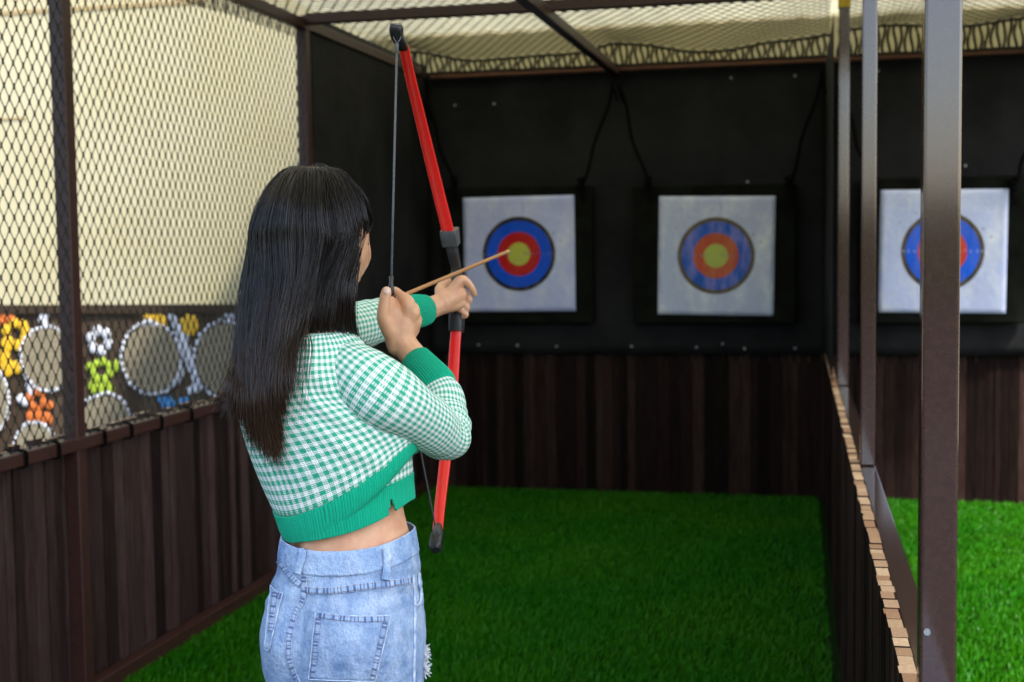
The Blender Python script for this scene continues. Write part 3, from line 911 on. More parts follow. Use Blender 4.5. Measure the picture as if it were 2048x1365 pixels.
loft_obj('sleeve', gl, GING, sweater, u_len=2 * math.pi * .052, thick=.0025)
def cuff(path, parent, pitch=.0040, seg=5):
    Q = cr(np.array([list(at(*q[:3])) + [q[3]] for q in path]), 4)
    P, R = Q[:, :3], Q[:, 3]
    T, Nn, B = frames(P)
    k = int(2 * math.pi * R.mean() / pitch); m = k * seg
    a0 = math.atan2((B @ _g).mean(), (Nn @ _g).mean())
    a = a0 + np.linspace(0, 2 * math.pi, m + 1)
    ph = .0010 * np.cos(np.arange(m + 1) * 2 * math.pi / seg)
    G = P[:, None] + (R[:, None] + ph[None])[..., None] * (Nn[:, None] * np.cos(a)[None, :, None] + B[:, None] * np.sin(a)[None, :, None])
    loft_obj('cuff', G, RIB, parent, thick=.0025)
cuff([(878, 779, 2.239, .0315), (870, 766, 2.247, .0325), (850, 743, 2.265, .0300), (831, 720, 2.283, .0265)], sweater)
cuff([(816, 626, 2.597, .0315), (826, 624, 2.607, .0325), (840, 622, 2.622, .0315), (852, 620, 2.635, .0285)], sweater)

# --- body (skin) : one continuous surface grown from overlapping limbs
SV, SF = [], []
def add_skin(V, Fc):
    b = len(SV); SV.extend([tuple(p) for p in V]); SF.extend([tuple(i + b for i in q) for q in Fc])
def limb(path, n=3, m=14):
    Q = cr(np.array(path, float), n)
    P, R = Q[:, :3], np.maximum(Q[:, 3], .0015)
    t0 = P[0] - P[1]; t0 /= np.linalg.norm(t0); t1 = P[-1] - P[-2]; t1 /= np.linalg.norm(t1)
    PP, RR = [], []
    for s in (.98, .8, .45): PP.append(P[0] + t0 * R[0] * s); RR.append(R[0] * math.sqrt(1 - s * s))
    PP += list(P); RR += list(R)
    for s in (.45, .8, .98): PP.append(P[-1] + t1 * R[-1] * s); RR.append(R[-1] * math.sqrt(1 - s * s))
    add_skin(*tube_np(PP, RR, m))
def plimb(l, n=3, m=14): limb([list(at(x, y, d)) + [r] for x, y, d, r in l], n, m)
# waist and torso core
WB = [(585, 700, 690, 690, 2.08, .05, 0, 0), (500, 780, 740, 760, 2.08, .075, 0, .03), (520, 880, 790, 850, 2.09, .082, 0, .03), (562, 960, 812, 930, 2.10, .084, 0, .03), (574, 1030, 806, 1010, 2.10, .083, .004, .03),
      (576, 1062, 812, 1050, 2.10, .084, .006, .03), (572, 1095, 822, 1090, 2.10, .087, .008, .03), (560, 1160, 830, 1160, 2.10, .090, 0, .02), (552, 1260, 836, 1260, 2.10, .090, 0, .02), (570, 1350, 830, 1350, 2.10, .08, 0, .02)]
g3, ps3 = rings_loft(WB, 5, 72, 2.2)
for i in range(len(g3)):          # hollow of the spine above the waistband
    for j in range(g3.shape[1]):
        x = math.cos(ps3[j]); nr_ = max(0, -math.sin(ps3[j]))
        g3[i, j] += _g * (.020 * math.exp(-((x + .58) / .12) ** 2) * nr_)
V = g3[:, :-1].reshape(-1, 3); nr, nc = g3.shape[0], g3.shape[1] - 1
Q = [(i * nc + j, i * nc + (j + 1) % nc, (i + 1) * nc + (j + 1) % nc, (i + 1) * nc + j) for i in range(nr - 1) for j in range(nc)]
Q += [tuple(range(nc))[::-1], tuple((nr - 1) * nc + j for j in range(nc))]
add_skin(V, Q)
# head: facing away and to the right
HC = at(641, 486, 2.12)
HA = math.radians(22)
hf = _r0 * math.sin(HA) + _g * math.cos(HA); hr = _r0 * math.cos(HA) - _g * math.sin(HA)
def hp(x, y, z): return HC + hr * x + hf * y + _z * z
V = []; nl, nk = 26, 40
for i in range(nl + 1):
    th = math.pi * i / nl
    for j in range(nk):
        a = 2 * math.pi * j / nk
        x, y, z = math.sin(th) * math.cos(a), math.sin(th) * math.sin(a), math.cos(th)
        zz = z * .108
        wx, wy = .073, .092
        if z < 0:
            k = -z
            wx *= 1 - .30 * k ** 1.6
            if y > 0: wy *= 1 - .06 * k
            else: wy *= 1 - .42 * k
        px_, py_ = x * wx, y * wy
        if y > 0 and z < 0: py_ += .010 * (-z) ** 2 * (1 - abs(x))      # chin forward
        if y > .3 and -.05 < z < .25: px_ *= .97
        if y > .5: py_ -= .006 * math.exp(-((z - .02) / .12) ** 2) * math.exp(-((abs(x) - .42) / .2) ** 2)   # eye sockets
        if y > .4: py_ += .005 * math.exp(-((z - .20) / .09) ** 2)                                         # brow
        if y > .1: 
            e = math.exp(-((abs(x) - .62) / .22) ** 2) * math.exp(-((z + .25) / .2) ** 2); px_ += .006 * e * np.sign(x); py_ += .004 * e   # cheeks
        V.append(hp(px_, py_, zz))
Q = [(i * nk + j, i * nk + (j + 1) % nk, (i + 1) * nk + (j + 1) % nk, (i + 1) * nk + j) for i in range(nl) for j in range(nk)]
add_skin(V, Q)
limb([list(hp(0, .088, .012)) + [.007], list(hp(0, .098, -.008)) + [.009], list(hp(0, .108, -.026)) + [.0115], list(hp(0, .100, -.034)) + [.009]])
for s in (-1, 1): limb([list(hp(s * .010, .096, -.032)) + [.006], list(hp(s * .014, .092, -.034)) + [.005]])
limb([list(hp(-.022, .084, -.060)) + [.003], list(hp(-.008, .093, -.057)) + [.0055], list(hp(.008, .093, -.057)) + [.0055], list(hp(.022, .084, -.060)) + [.003]])
limb([list(hp(-.018, .083, -.067)) + [.003], list(hp(0, .091, -.069)) + [.0062], list(hp(.018, .083, -.067)) + [.003]])
for s in (-1, 1):
    limb([list(hp(s * .070, -.005, .020)) + [.010], list(hp(s * .070, -.012, .012)) + [.010], list(hp(s * .070, -.008, -.008)) + [.009], list(hp(s * .069, 0, -.026)) + [.007]])
limb([list(hp(0, -.035, -.055)) + [.052], list(hp(0, -.045, -.115)) + [.050], list(at(630, 700, 2.08)) + [.062]])
# right forearm and drawing hand
plimb([(868, 768, 2.247, .024), (858, 754, 2.256, .025), (838, 727, 2.278, .0245), (818, 702, 2.296, .0225), (806, 686, 2.302, .0235)])
RH = [
    [(800, 690, 2.302, .021), (805, 660, 2.303, .022), (806, 632, 2.306, .020), (808, 618, 2.31, .014)],
    [(794, 692, 2.300, .018), (790, 660, 2.300, .020), (796, 630, 2.302, .017)],
    [(803, 690, 2.302, .015), (811, 640, 2.297, .0105), (817, 608, 2.294, .0122), (800, 592, 2.312, .0094), (788, 583, 2.326, .0085), (780, 594, 2.337, .0080), (782, 612, 2.332, .0074)],
    [(806, 692, 2.304, .014), (820, 650, 2.302, .0100), (827, 622, 2.300, .0118), (812, 606, 2.332, .0092), (797, 604, 2.347, .0084), (786, 618, 2.345, .0080), (788, 634, 2.334, .0074)],
    [(808, 692, 2.306, .013), (824, 662, 2.308, .0098), (832, 640, 2.308, .0112), (820, 626, 2.338, .0090), (803, 626, 2.352, .0082), (792, 640, 2.348, .0078), (794, 654, 2.336, .0072)],
    [(810, 692, 2.308, .012), (822, 672, 2.312, .0092), (829, 656, 2.314, .0100), (820, 647, 2.340, .0080), (806, 648, 2.353, .0073), (797, 658, 2.350, .0068), (798, 669, 2.340, .0064)],
    [(800, 668, 2.300, .016), (790, 640, 2.297, .0135), (785, 618, 2.296, .0115), (782, 602, 2.296, .0085)],
    [(792, 682, 2.298, .015), (778, 658, 2.290, .0145), (767, 634, 2.284, .0120), (768, 608, 2.280, .0098), (772, 588, 2.280, .0094), (773, 583, 2.280, .0086)],
]
for q in RH: plimb(q, 4, 14)
# left forearm and bow hand
plimb([(760, 640, 2.55, .034), (812, 627, 2.595, .0275), (850, 620, 2.632, .0242), (872, 612, 2.65, .0215), (888, 607, 2.66, .0215)])
LH = [
    [(884, 608, 2.655, .020), (900, 598, 2.662, .021), (916, 590, 2.668, .018)],
    [(884, 611, 2.655, .017), (904, 608, 2.665, .017), (918, 606, 2.670, .013)],
    [(888, 602, 2.655, .015), (908, 578, 2.660, .0120), (922, 560, 2.662, .0102), (935, 566, 2.668, .0080), (944, 578, 2.674, .0070), (949, 589, 2.680, .0058)],
    [(888, 606, 2.656, .014), (910, 590, 2.666, .0115), (921, 582, 2.674, .0098), (932, 592, 2.690, .0074), (938, 600, 2.690, .0074), (934, 607, 2.694, .0064)],
    [(888, 609, 2.657, .013), (906, 603, 2.668, .0105), (915, 601, 2.676, .0080), (928, 610, 2.690, .0070), (934, 616, 2.690, .0070), (930, 622, 2.694, .0060)],
    [(888, 612, 2.658, .012), (903, 613, 2.670, .0095), (912, 615, 2.678, .0072), (926, 624, 2.690, .0064), (932, 630, 2.690, .0064), (927, 634, 2.694, .0056)],
    [(888, 604, 2.650, .015), (884, 590, 2.656, .0135), (881, 579, 2.672, .0115), (889, 568, 2.696, .0098), (897, 563, 2.716, .0088), (903, 562, 2.728, .0080)],
]
for q in LH: plimb(q, 4, 14)
# legs inside the jeans down to the shoes
HIPZ = .80
bc = at(690, 1250, 2.10)
br = _r0 * .93 - _g * .36; br /= np.linalg.norm(br); bf = np.cross(_z, br)
LEGS = []
for s in (-1, 1):
    hx = bc + br * (s * .058)
    pts = [(hx[0], hx[1], .76, .062), (hx[0] + br[0] * s * .01, hx[1] + br[1] * s * .01, .64, .060), (hx[0] + br[0] * s * .02 + bf[0] * .012, hx[1] + br[1] * s * .02 + bf[1] * .012, .46, .050),
           (hx[0] + br[0] * s * .025, hx[1] + br[1] * s * .025, .32, .047), (hx[0] + br[0] * s * .03 - bf[0] * .02, hx[1] + br[1] * s * .03 - bf[1] * .02, .11, .032), (hx[0] + br[0] * s * .03 - bf[0] * .02, hx[1] + br[1] * s * .03 - bf[1] * .02, .06, .034)]
    limb(pts, 4, 18); LEGS.append(pts)
tmp = obj('body', SV, SF, SKIN_M)
rm = tmp.modifiers.new('r', 'REMESH'); rm.mode = 'VOXEL'; rm.voxel_size = .0023; rm.use_smooth_shade = True
sm = tmp.modifiers.new('s', 'SMOOTH'); sm.factor = .5; sm.iterations = 3
bpy.context.view_layer.update()
me = bpy.data.meshes.new_from_object(tmp.evaluated_get(bpy.context.evaluated_depsgraph_get()))
bpy.data.objects.remove(tmp)
me.name = 'body'; me.polygons.foreach_set('use_smooth', np.ones(len(me.polygons), dtype=bool))
body = bpy.data.objects.new('body', me); COL.objects.link(body)
body.parent = person; body.location = -person.location

# nails, eyes, brows
NAIL = mat('nail', (.72, .50, .42), rough=.25, spec=.6)
def dab(name, c, n_, up, w, h, th, m, parent):
    n_ = np.asarray(n_) / np.linalg.norm(n_); up = np.asarray(up) - n_ * (np.asarray(up) @ n_); up /= np.linalg.norm(up); sd_ = np.cross(up, n_)
    V = []; 
    for i in range(5):
        L = i / 4 * math.pi / 2
        for k in range(12):
            a = k * math.pi / 6
            V.append(c + sd_ * w * math.cos(L) * math.cos(a) + up * h * math.cos(L) * math.sin(a) + n_ * th * math.sin(L))
    Q = [(i * 12 + j, i * 12 + (j + 1) % 12, (i + 1) * 12 + (j + 1) % 12, (i + 1) * 12 + j) for i in range(4) for j in range(12)]
    return obj(name, V, Q, m, parent, True)
dab('nail', at(774, 582, 2.2715), -_g * .9 + _z * .35, _z + _g * .5 + _r0 * .1, .0062, .0068, .002, NAIL, body)
bpy.context.view_layer.update()
BT = surf_bvh([body])
mo = on(BT, 736, 488, .0)
if mo is not None: dab('mole', mo, -_g, _z, .0018, .0018, .0008, mat('mole_skin', (.05, .02, .015), rough=.6), body)
EYEW = mat('eye_white', (.75, .74, .72), rough=.15, spec=.6); IRIS = mat('iris', (.02, .01, .006), rough=.15, spec=.6); BROW = mat('brow', (.012, .008, .006), rough=.8)
for s in (-1, 1):
    e = dab('eye', hp(s * .031, .076, .006), hf, _z, .0135, .0065, .006, EYEW, person)
    dab('iris', hp(s * .031, .0805, .006), hf, _z, .0055, .0055, .002, IRIS, e)
    mb = MB(); mb.tube([hp(s * .014, .088, .026), hp(s * .030, .087, .031), hp(s * .046, .078, .028)], [.002, .0026, .0012], 6)
    mb.build('eyebrow', BROW, person, smooth=True)
LIP = mat('lips', (.42, .12, .10), rough=.4)
mb = MB(); mb.tube([hp(-.020, .0875, -.0625), hp(0, .0985, -.063), hp(.020, .0875, -.0625)], [.001, .0032, .001], 7); mb.build('mouth', LIP, person, smooth=True)

# --- jeans
JB = [(566, 1062, 829, 1066, 2.10, .092, .012, .03), (560, 1095, 835, 1098, 2.10, .095, .012, .03), (551, 1130, 840, 1130, 2.10, .098, .010, .03), (539, 1170, 843, 1170, 2.10, .104, .008, .03), (531, 1210, 846, 1208, 2.10, .109, .006, .03),
      (526, 1250, 850, 1248, 2.10, .112, .004, .03), (525, 1290, 852, 1288, 2.10, .112, .0, .03), (530, 1330, 851, 1328, 2.10, .108, .0, .03), (540, 1368, 848, 1366, 2.10, .100, 0, .03), (540, 1420, 846, 1418, 2.10, .095, 0, .03), (545, 1480, 842, 1478, 2.10, .09, 0, .02)]
JG, jps = rings_loft(JB, 7, 128, 2.25)
jn = norm_grid(JG); jc = JG.mean(1, keepdims=True); js = 1.0 if ((JG - jc) * jn).sum(2).mean() > 0 else -1.0
for i in range(len(JG)):
    for j in range(JG.shape[1]):
        p = JG[i, j]; q = p - CAM; zz = q @ FWD
        px_, py_ = 1024 + F_PX * (q @ RGT) / zz, 682.5 - F_PX * (q @ UPV) / zz
        near = max(0, -math.sin(jps[j])) ** .5
        d = .016 * math.exp(-((px_ - 712) / 75) ** 2 - ((py_ - 1290) / 75) ** 2) + .014 * math.exp(-((px_ - 556) / 34) ** 2 - ((py_ - 1275) / 80) ** 2)
        d -= .012 * math.exp(-((px_ - (604 - .10 * (py_ - 1180))) / 17) ** 2) * min(1, max(0, (py_ - 1150) / 90))
        w = .0022 * noise.noise(Vector((p[0] * 20, p[1] * 20, p[2] * 28))) + .0016 * math.sin(py_ * .16 + px_ * .02 + 2 * noise.noise(Vector((p[0] * 9, 0, p[2] * 9)))) * math.exp(-((py_ - 1175) / 45) ** 2)
        JG[i, j] = p + jn[i, j] * js * (d * near + w)
jeans = loft_obj('jeans', JG, DENIM, person)
# legs of the jeans
for pts in LEGS:
    Q = cr(np.array(pts[:5], float), 6); Q[:, 3] += np.linspace(.022, .030, len(Q))
    vt, qt = tube_np(Q[:, :3], Q[:, 3], 32, False)
    vt = np.array(vt)
    for i, p in enumerate(vt): vt[i] = p + .004 * noise.noise(Vector(p * 12))
    obj('trouser_leg', vt, qt, DENIM, jeans, True)
    ft = Q[-1, :3].copy(); 
    m2 = MB()
    m2.tube([ft + bf * a_ + _z * (z_ - ft[2]) for a_, z_ in ((-.06, .045), (-.03, .055), (.03, .055), (.08, .045), (.14, .036), (.175, .030))], [.028, .040, .041, .040, .034, .020], 16)
    sh = m2.build('shoe', mat('white_shoe', (.7, .7, .68), rough=.6), person, smooth=True)
    m2 = MB(); m2.box(ft * (1, 1, 0) + bf * .06 + _z * .018, (.084, .26, .024), ax=[br, bf, _z]); m2.build('sole', STONE, sh, bevel=.01)
# surface details are laid on the jeans where the photograph shows them
bpy.context.view_layer.update()
JT = surf_bvh([jeans])
def strip(name, line, w, mat_, parent, off=.0018, n=14, T=None, thick=.0015, edges=True):
    T = T or JT
    L = cr(np.array(line, float), n)
    tg = np.gradient(L, axis=0); tg /= np.linalg.norm(tg, axis=1)[:, None]
    nr_ = np.stack([-tg[:, 1], tg[:, 0]], 1)
    G = []; last = None
    for k in range(len(L)):
        row = []
        for f in (-1, -.5, 0, .5, 1):
            q = L[k] + nr_[k] * f * w / 2
            p = on(T, q[0], q[1], off)
            row.append(p)
        if any(p is None for p in row): continue
        G.append(row)
    G = np.array(G)
    if len(G) < 3: return None
    seg = np.concatenate([[0], np.cumsum(np.linalg.norm(np.diff(G[:, 2], axis=0), axis=1))])
    uv = np.stack([np.tile(seg[:, None], (1, 5)), np.tile(np.linspace(0, 1, 5), (len(G), 1))], -1).reshape(-1, 2)
    V, Fq = G.reshape(-1, 3), grid_faces(len(G), 5)
    o = obj(name, V, Fq, mat_, parent, True, uv=uv)
    s = o.modifiers.new('thick', 'SOLIDIFY'); s.thickness = thick; s.offset = 0
    if edges:
        mb = MB()
        for k in (0, 4): mb.tube(G[:, k] , .0007, 5)
        mb.build('welt', EDGE, o if parent.parent is person else parent, smooth=True)
    return o
# waistband
wbr = [(564, 1057, 829, 1066, 2.10, .0935, .0135, .03), (562, 1066, 831, 1075, 2.10, .096, .0135, .03), (558, 1088, 835, 1096, 2.10, .0965, .0125, .03), (556.5, 1105, 837, 1111, 2.10, .0965, .012, .03)]
wg, _ = rings_loft(wbr, 5, 110, 2.25)
for i in range(len(wg)):
    for j in range(wg.shape[1]): wg[i, j] += .0012 * noise.noise(Vector(wg[i, j] * 30))
wband = loft_obj('waistband', wg, DENIM_L, jeans, thick=.002)
mb = MB()
for k in (0, -1): mb.tube(wg[k][:-1] , .0013, 5)
mb.build('welt', EDGE, wband, smooth=True)
bpy.context.view_layer.update()
WT = surf_bvh([wband, jeans])
for line in ([(607, 1084), (609, 1110), (603, 1132), (600, 1148)], [(768, 1098), (771, 1120), (770, 1142), (768, 1163)], [(826, 1076), (833, 1100), (838, 1128)]):
    strip('belt_loop', line, 13, DENIM_L, jeans, off=.0065, T=WT, thick=.004)
strip('yoke_seam', [(557, 1118), (575, 1144), (592, 1162), (605, 1172)], 11, DENIM_S, jeans, T=JT, off=.002)
strip('yoke_seam', [(612, 1181), (660, 1182), (720, 1175), (780, 1168), (822, 1162)], 12, DENIM_S, jeans, off=.002)
strip('back_seam', [(610, 1152), (609, 1176), (606, 1200), (592, 1222), (583, 1250), (577, 1285), (579, 1320), (588, 1345), (600, 1368)], 10, DENIM_S, jeans, off=.002)
strip('side_seam', [(826, 1150), (829, 1200), (829, 1260), (828, 1320), (827, 1368)], 4, EDGE, jeans, off=.001, edges=False)
def pocket(TL, TR, BR, BL, pleat=0):
    n = 26; G = []
    TL, TR, BR, BL = map(lambda q: np.array(q, float), (TL, TR, BR, BL))
    for j in range(n + 1):
        row = []
        for i in range(n + 1):
            u, v = i / n, j / n
            q = (TL * (1 - u) + TR * u) * (1 - v) + (BL * (1 - u) + BR * u) * v
            q = q + np.array([0, 5 * math.sin(math.pi * u) * (1 - v)])
            row.append(on(JT, q[0], q[1], .003 + .0012 * noise.noise(Vector((q[0] * .06, q[1] * .06, 2)))))
        G.append(row)
    if any(p is None for r in G for p in r): return
    G = np.array(G)
    o = obj('pocket', G.reshape(-1, 3), grid_faces(n + 1, n + 1), DENIM, jeans, True)
    s = o.modifiers.new('thick', 'SOLIDIFY'); s.thickness = .0022; s.offset = 1
    mb = MB()
    for e in (G[0], G[:, 0], G[:, -1], G[-1]): mb.tube(e, .0011, 5)
    mb.build('welt', EDGE, o, smooth=True)
    bpy.context.view_layer.update()
    T = surf_bvh([o])
    e = 6
    def ln(a, b): return [tuple(a + (b - a) * f) for f in (.02, .35, .65, .98)]
    c = (TL + TR + BR + BL) / 4
    def ins(p, k=7): return p + (c - p) / np.linalg.norm(c - p) * k
    top = [tuple(TL + (TR - TL) * f + np.array([0, 6 + 5 * math.sin(math.pi * f)])) for f in (.04, .35, .65, .96)]
    strip('stitching', top, 11, DENIM_S, o, T=T, off=.0010, thick=.001, edges=False)
    for A, B, sx in ((TL, BL, 1), (TR, BR, -1)):
        strip('stitching', [tuple(A + (B - A) * f + np.array([6 * sx, 0])) for f in (.09, .4, .7, .98)], 9, DENIM_S, o, T=T, off=.0010, thick=.001, edges=False)
pocket((633, 1224), (779, 1232), (749, 1362), (619, 1358))
pocket((545, 1171), (567, 1188), (540, 1303), (532, 1297))
strip('front_pocket', [(836, 1146), (838, 1170), (841, 1190), (838, 1206), (829, 1212)], 5, EDGE, jeans, off=.002, edges=False)
# frayed rip on the right thigh
A, B = [], []
for k in range(160):
    py = random.choice((random.uniform(1292, 1312), random.uniform(1306, 1338), random.uniform(1330, 1348)))
    p = at(random.uniform(845, 852), py, 2.10 + random.uniform(-.012, .012))
    q = p + np.array([random.uniform(.0, .010), random.uniform(-.004, .004), random.uniform(-.010, .008)])
    A.append(p); B.append(q)
v_, q_ = prisms(A, B, .0007, 3)
obj('frayed_rip', v_, q_, THREAD, jeans)
# ------------------------------------------------------------------ hair
HAIR, t, b, o_ = nodes('dark_hair')
f = N(t, 'ShaderNodeAttribute', attribute_name='tone').outputs['Fac']
f2 = N(t, 'ShaderNodeAttribute', attribute_name='shade').outputs['Fac']
c = mix(t, f, (.0026, .0021, .0022), (.115, .052, .021))
c = mix(t, math_(t, 'MULTIPLY', f2, .75), c, (.030, .021, .018))
link(t, c, b.inputs['Base Color'])
b.inputs['Roughness'].default_value = .24; b.inputs['Specular IOR Level'].default_value = .42
b.inputs['Anisotropic'].default_value = 0.0

# outer guide curves, azimuth (deg, 0 = towards the camera, + = image right) -> pixel path below the ears
CRX, CRY, CRD = 629, 470, 2.118             # centre of the hair cap
def cap(az, pol, k=1.0):
    a = math.radians(az); p = math.radians(pol)
    if pol > 60 and az > 35: k *= 1 - min(1, (az - 35) / 45) * (.15 * min(1, (pol - 60) / 25) + .10 * max(0, (pol - 82) / 14))
    c = at(CRX, CRY, CRD)
    rx, ry, rz = .0925 * k, .112 * k, .110 * k
    s = math.sin(p)
    s2 = s * (1 - .12 * max(0, math.sin(2 * p)))
    rz *= 1.02
    return c + _r0 * (rx * s2 * math.sin(a)) - _g * (ry * s * math.cos(a)) + _z * (rz * math.cos(p))
# low guides: list of (px, py, depth)
LOW = {
    -150: [(566, 560, 2.26), (555, 640, 2.28), (545, 720, 2.25), (540, 800, 2.22), (535, 860, 2.21)],
    -120: [(522, 560, 2.21), (512, 640, 2.22), (506, 720, 2.20), (502, 790, 2.19), (500, 850, 2.18)],
    -95: [(495, 560, 2.14), (487, 640, 2.14), (483, 715, 2.12), (478, 770, 2.10), (455, 822, 2.08)],
    -75: [(500, 560, 2.09), (493, 640, 2.08), (490, 720, 2.06), (494, 790, 2.04), (494, 880, 2.03)],
    -55: [(519, 560, 2.045), (511, 640, 2.03), (508, 720, 2.01), (512, 800, 2.00), (522, 905, 2.01)],
    -35: [(544, 560, 2.015), (533, 640, 1.995), (526, 720, 1.98), (530, 810, 1.975), (548, 928, 1.985)],
    -15: [(578, 560, 1.998), (562, 640, 1.98), (548, 720, 1.97), (548, 790, 1.965), (556, 850, 1.97)],
    5: [(606, 560, 1.995), (584, 640, 1.985), (570, 710, 1.97), (566, 760, 1.965), (568, 805, 1.965)],
    18: [(628, 560, 2.007), (604, 630, 1.998), (586, 690, 1.972), (580, 740, 1.965), (581, 785, 1.965)],
    30: [(638, 560, 2.016), (616, 620, 2.013), (608, 668, 2.022), (640, 702, 2.08), (690, 740, 2.20)],
    45: [(670, 560, 2.030), (662, 620, 2.025), (656, 668, 2.036), (680, 705, 2.12), (730, 745, 2.22)],
    62: [(692, 560, 2.036), (687, 620, 2.036), (688, 668, 2.055), (715, 705, 2.14), (770, 748, 2.23)],
    80: [(699, 560, 2.066), (696, 620, 2.064), (704, 675, 2.09), (742, 710, 2.17), (800, 745, 2.24)],
    92: [(703, 560, 2.085), (700, 620, 2.085), (712, 680, 2.11), (758, 712, 2.18), (828, 752, 2.25)],
}
AZ = sorted(LOW)
bpy.context.view_layer.update()
ST = surf_bvh([sweater])
def low_at(az):
    az = max(AZ[0], min(AZ[-1], az))
    i = max(k for k in range(len(AZ)) if AZ[k] <= az); i = min(i, len(AZ) - 2)
    a0, a1 = AZ[i], AZ[i + 1]; t_ = (az - a0) / (a1 - a0)
    return np.array(LOW[a0]) * (1 - t_) + np.array(LOW[a1]) * t_
def split(az):       # hair parts over the right shoulder between these azimuths
    return 18 - (az - 18) * 1.5 if 18 < az <= 24 else (30 + (30 - az) * 2 if 24 < az < 30 else az)
NS = 34
def strand(az, pol0, layer, length, seed):
    """one strand: from the scalp at polar angle pol0, over the cap, then down its low path; layer 0 = outside, 1 = against the head"""
    az = split(az)
    k = 1.0 - .13 * layer + (hash((seed, 3)) % 1000 / 1000 - .5) * .045
    pts = []
    pols = [p for p in (8, 25, 45, 65, 82, 96) if p > pol0 + 6]
    az0 = az
    pts.append(cap(az0, pol0, .90))
    for p in pols: 
        pts.append(cap(az, p, k))
    L = low_at(az)
    for n_, q in enumerate(L):
        d = q[2] + layer * (.05 if n_ < 2 else .022) * (1 if abs(az) < 70 else .3)
        # narrower inside
        pp = at(q[0] + (CRX - q[0]) * .10 * layer, q[1], d)
        if n_ >= 1 and az < 26 and abs(az) < 90:
            h = ST.ray_cast(Vector(CAM), Vector(ray(q[0], q[1])).normalized())
            if h[0] is not None:
                hd = (np.array(h[0]) - CAM) @ FWD
                if hd - .011 < d + .0: pp = at(q[0], q[1], hd - .011 - .020 * (1 - layer))
        pts.append(pp)
    P = cr(np.array(pts), 6)
    s = np.concatenate([[0], np.cumsum(np.linalg.norm(np.diff(P, axis=0), axis=1))])
    tt = np.linspace(0, s[-1] * length, NS)
    e = (P[-1] - P[-4]) / np.linalg.norm(P[-1] - P[-4])
    out = np.stack([np.interp(tt, s, P[:, i]) for i in range(3)], 1)
    return out + np.maximum(tt - s[-1], 0)[:, None] * e

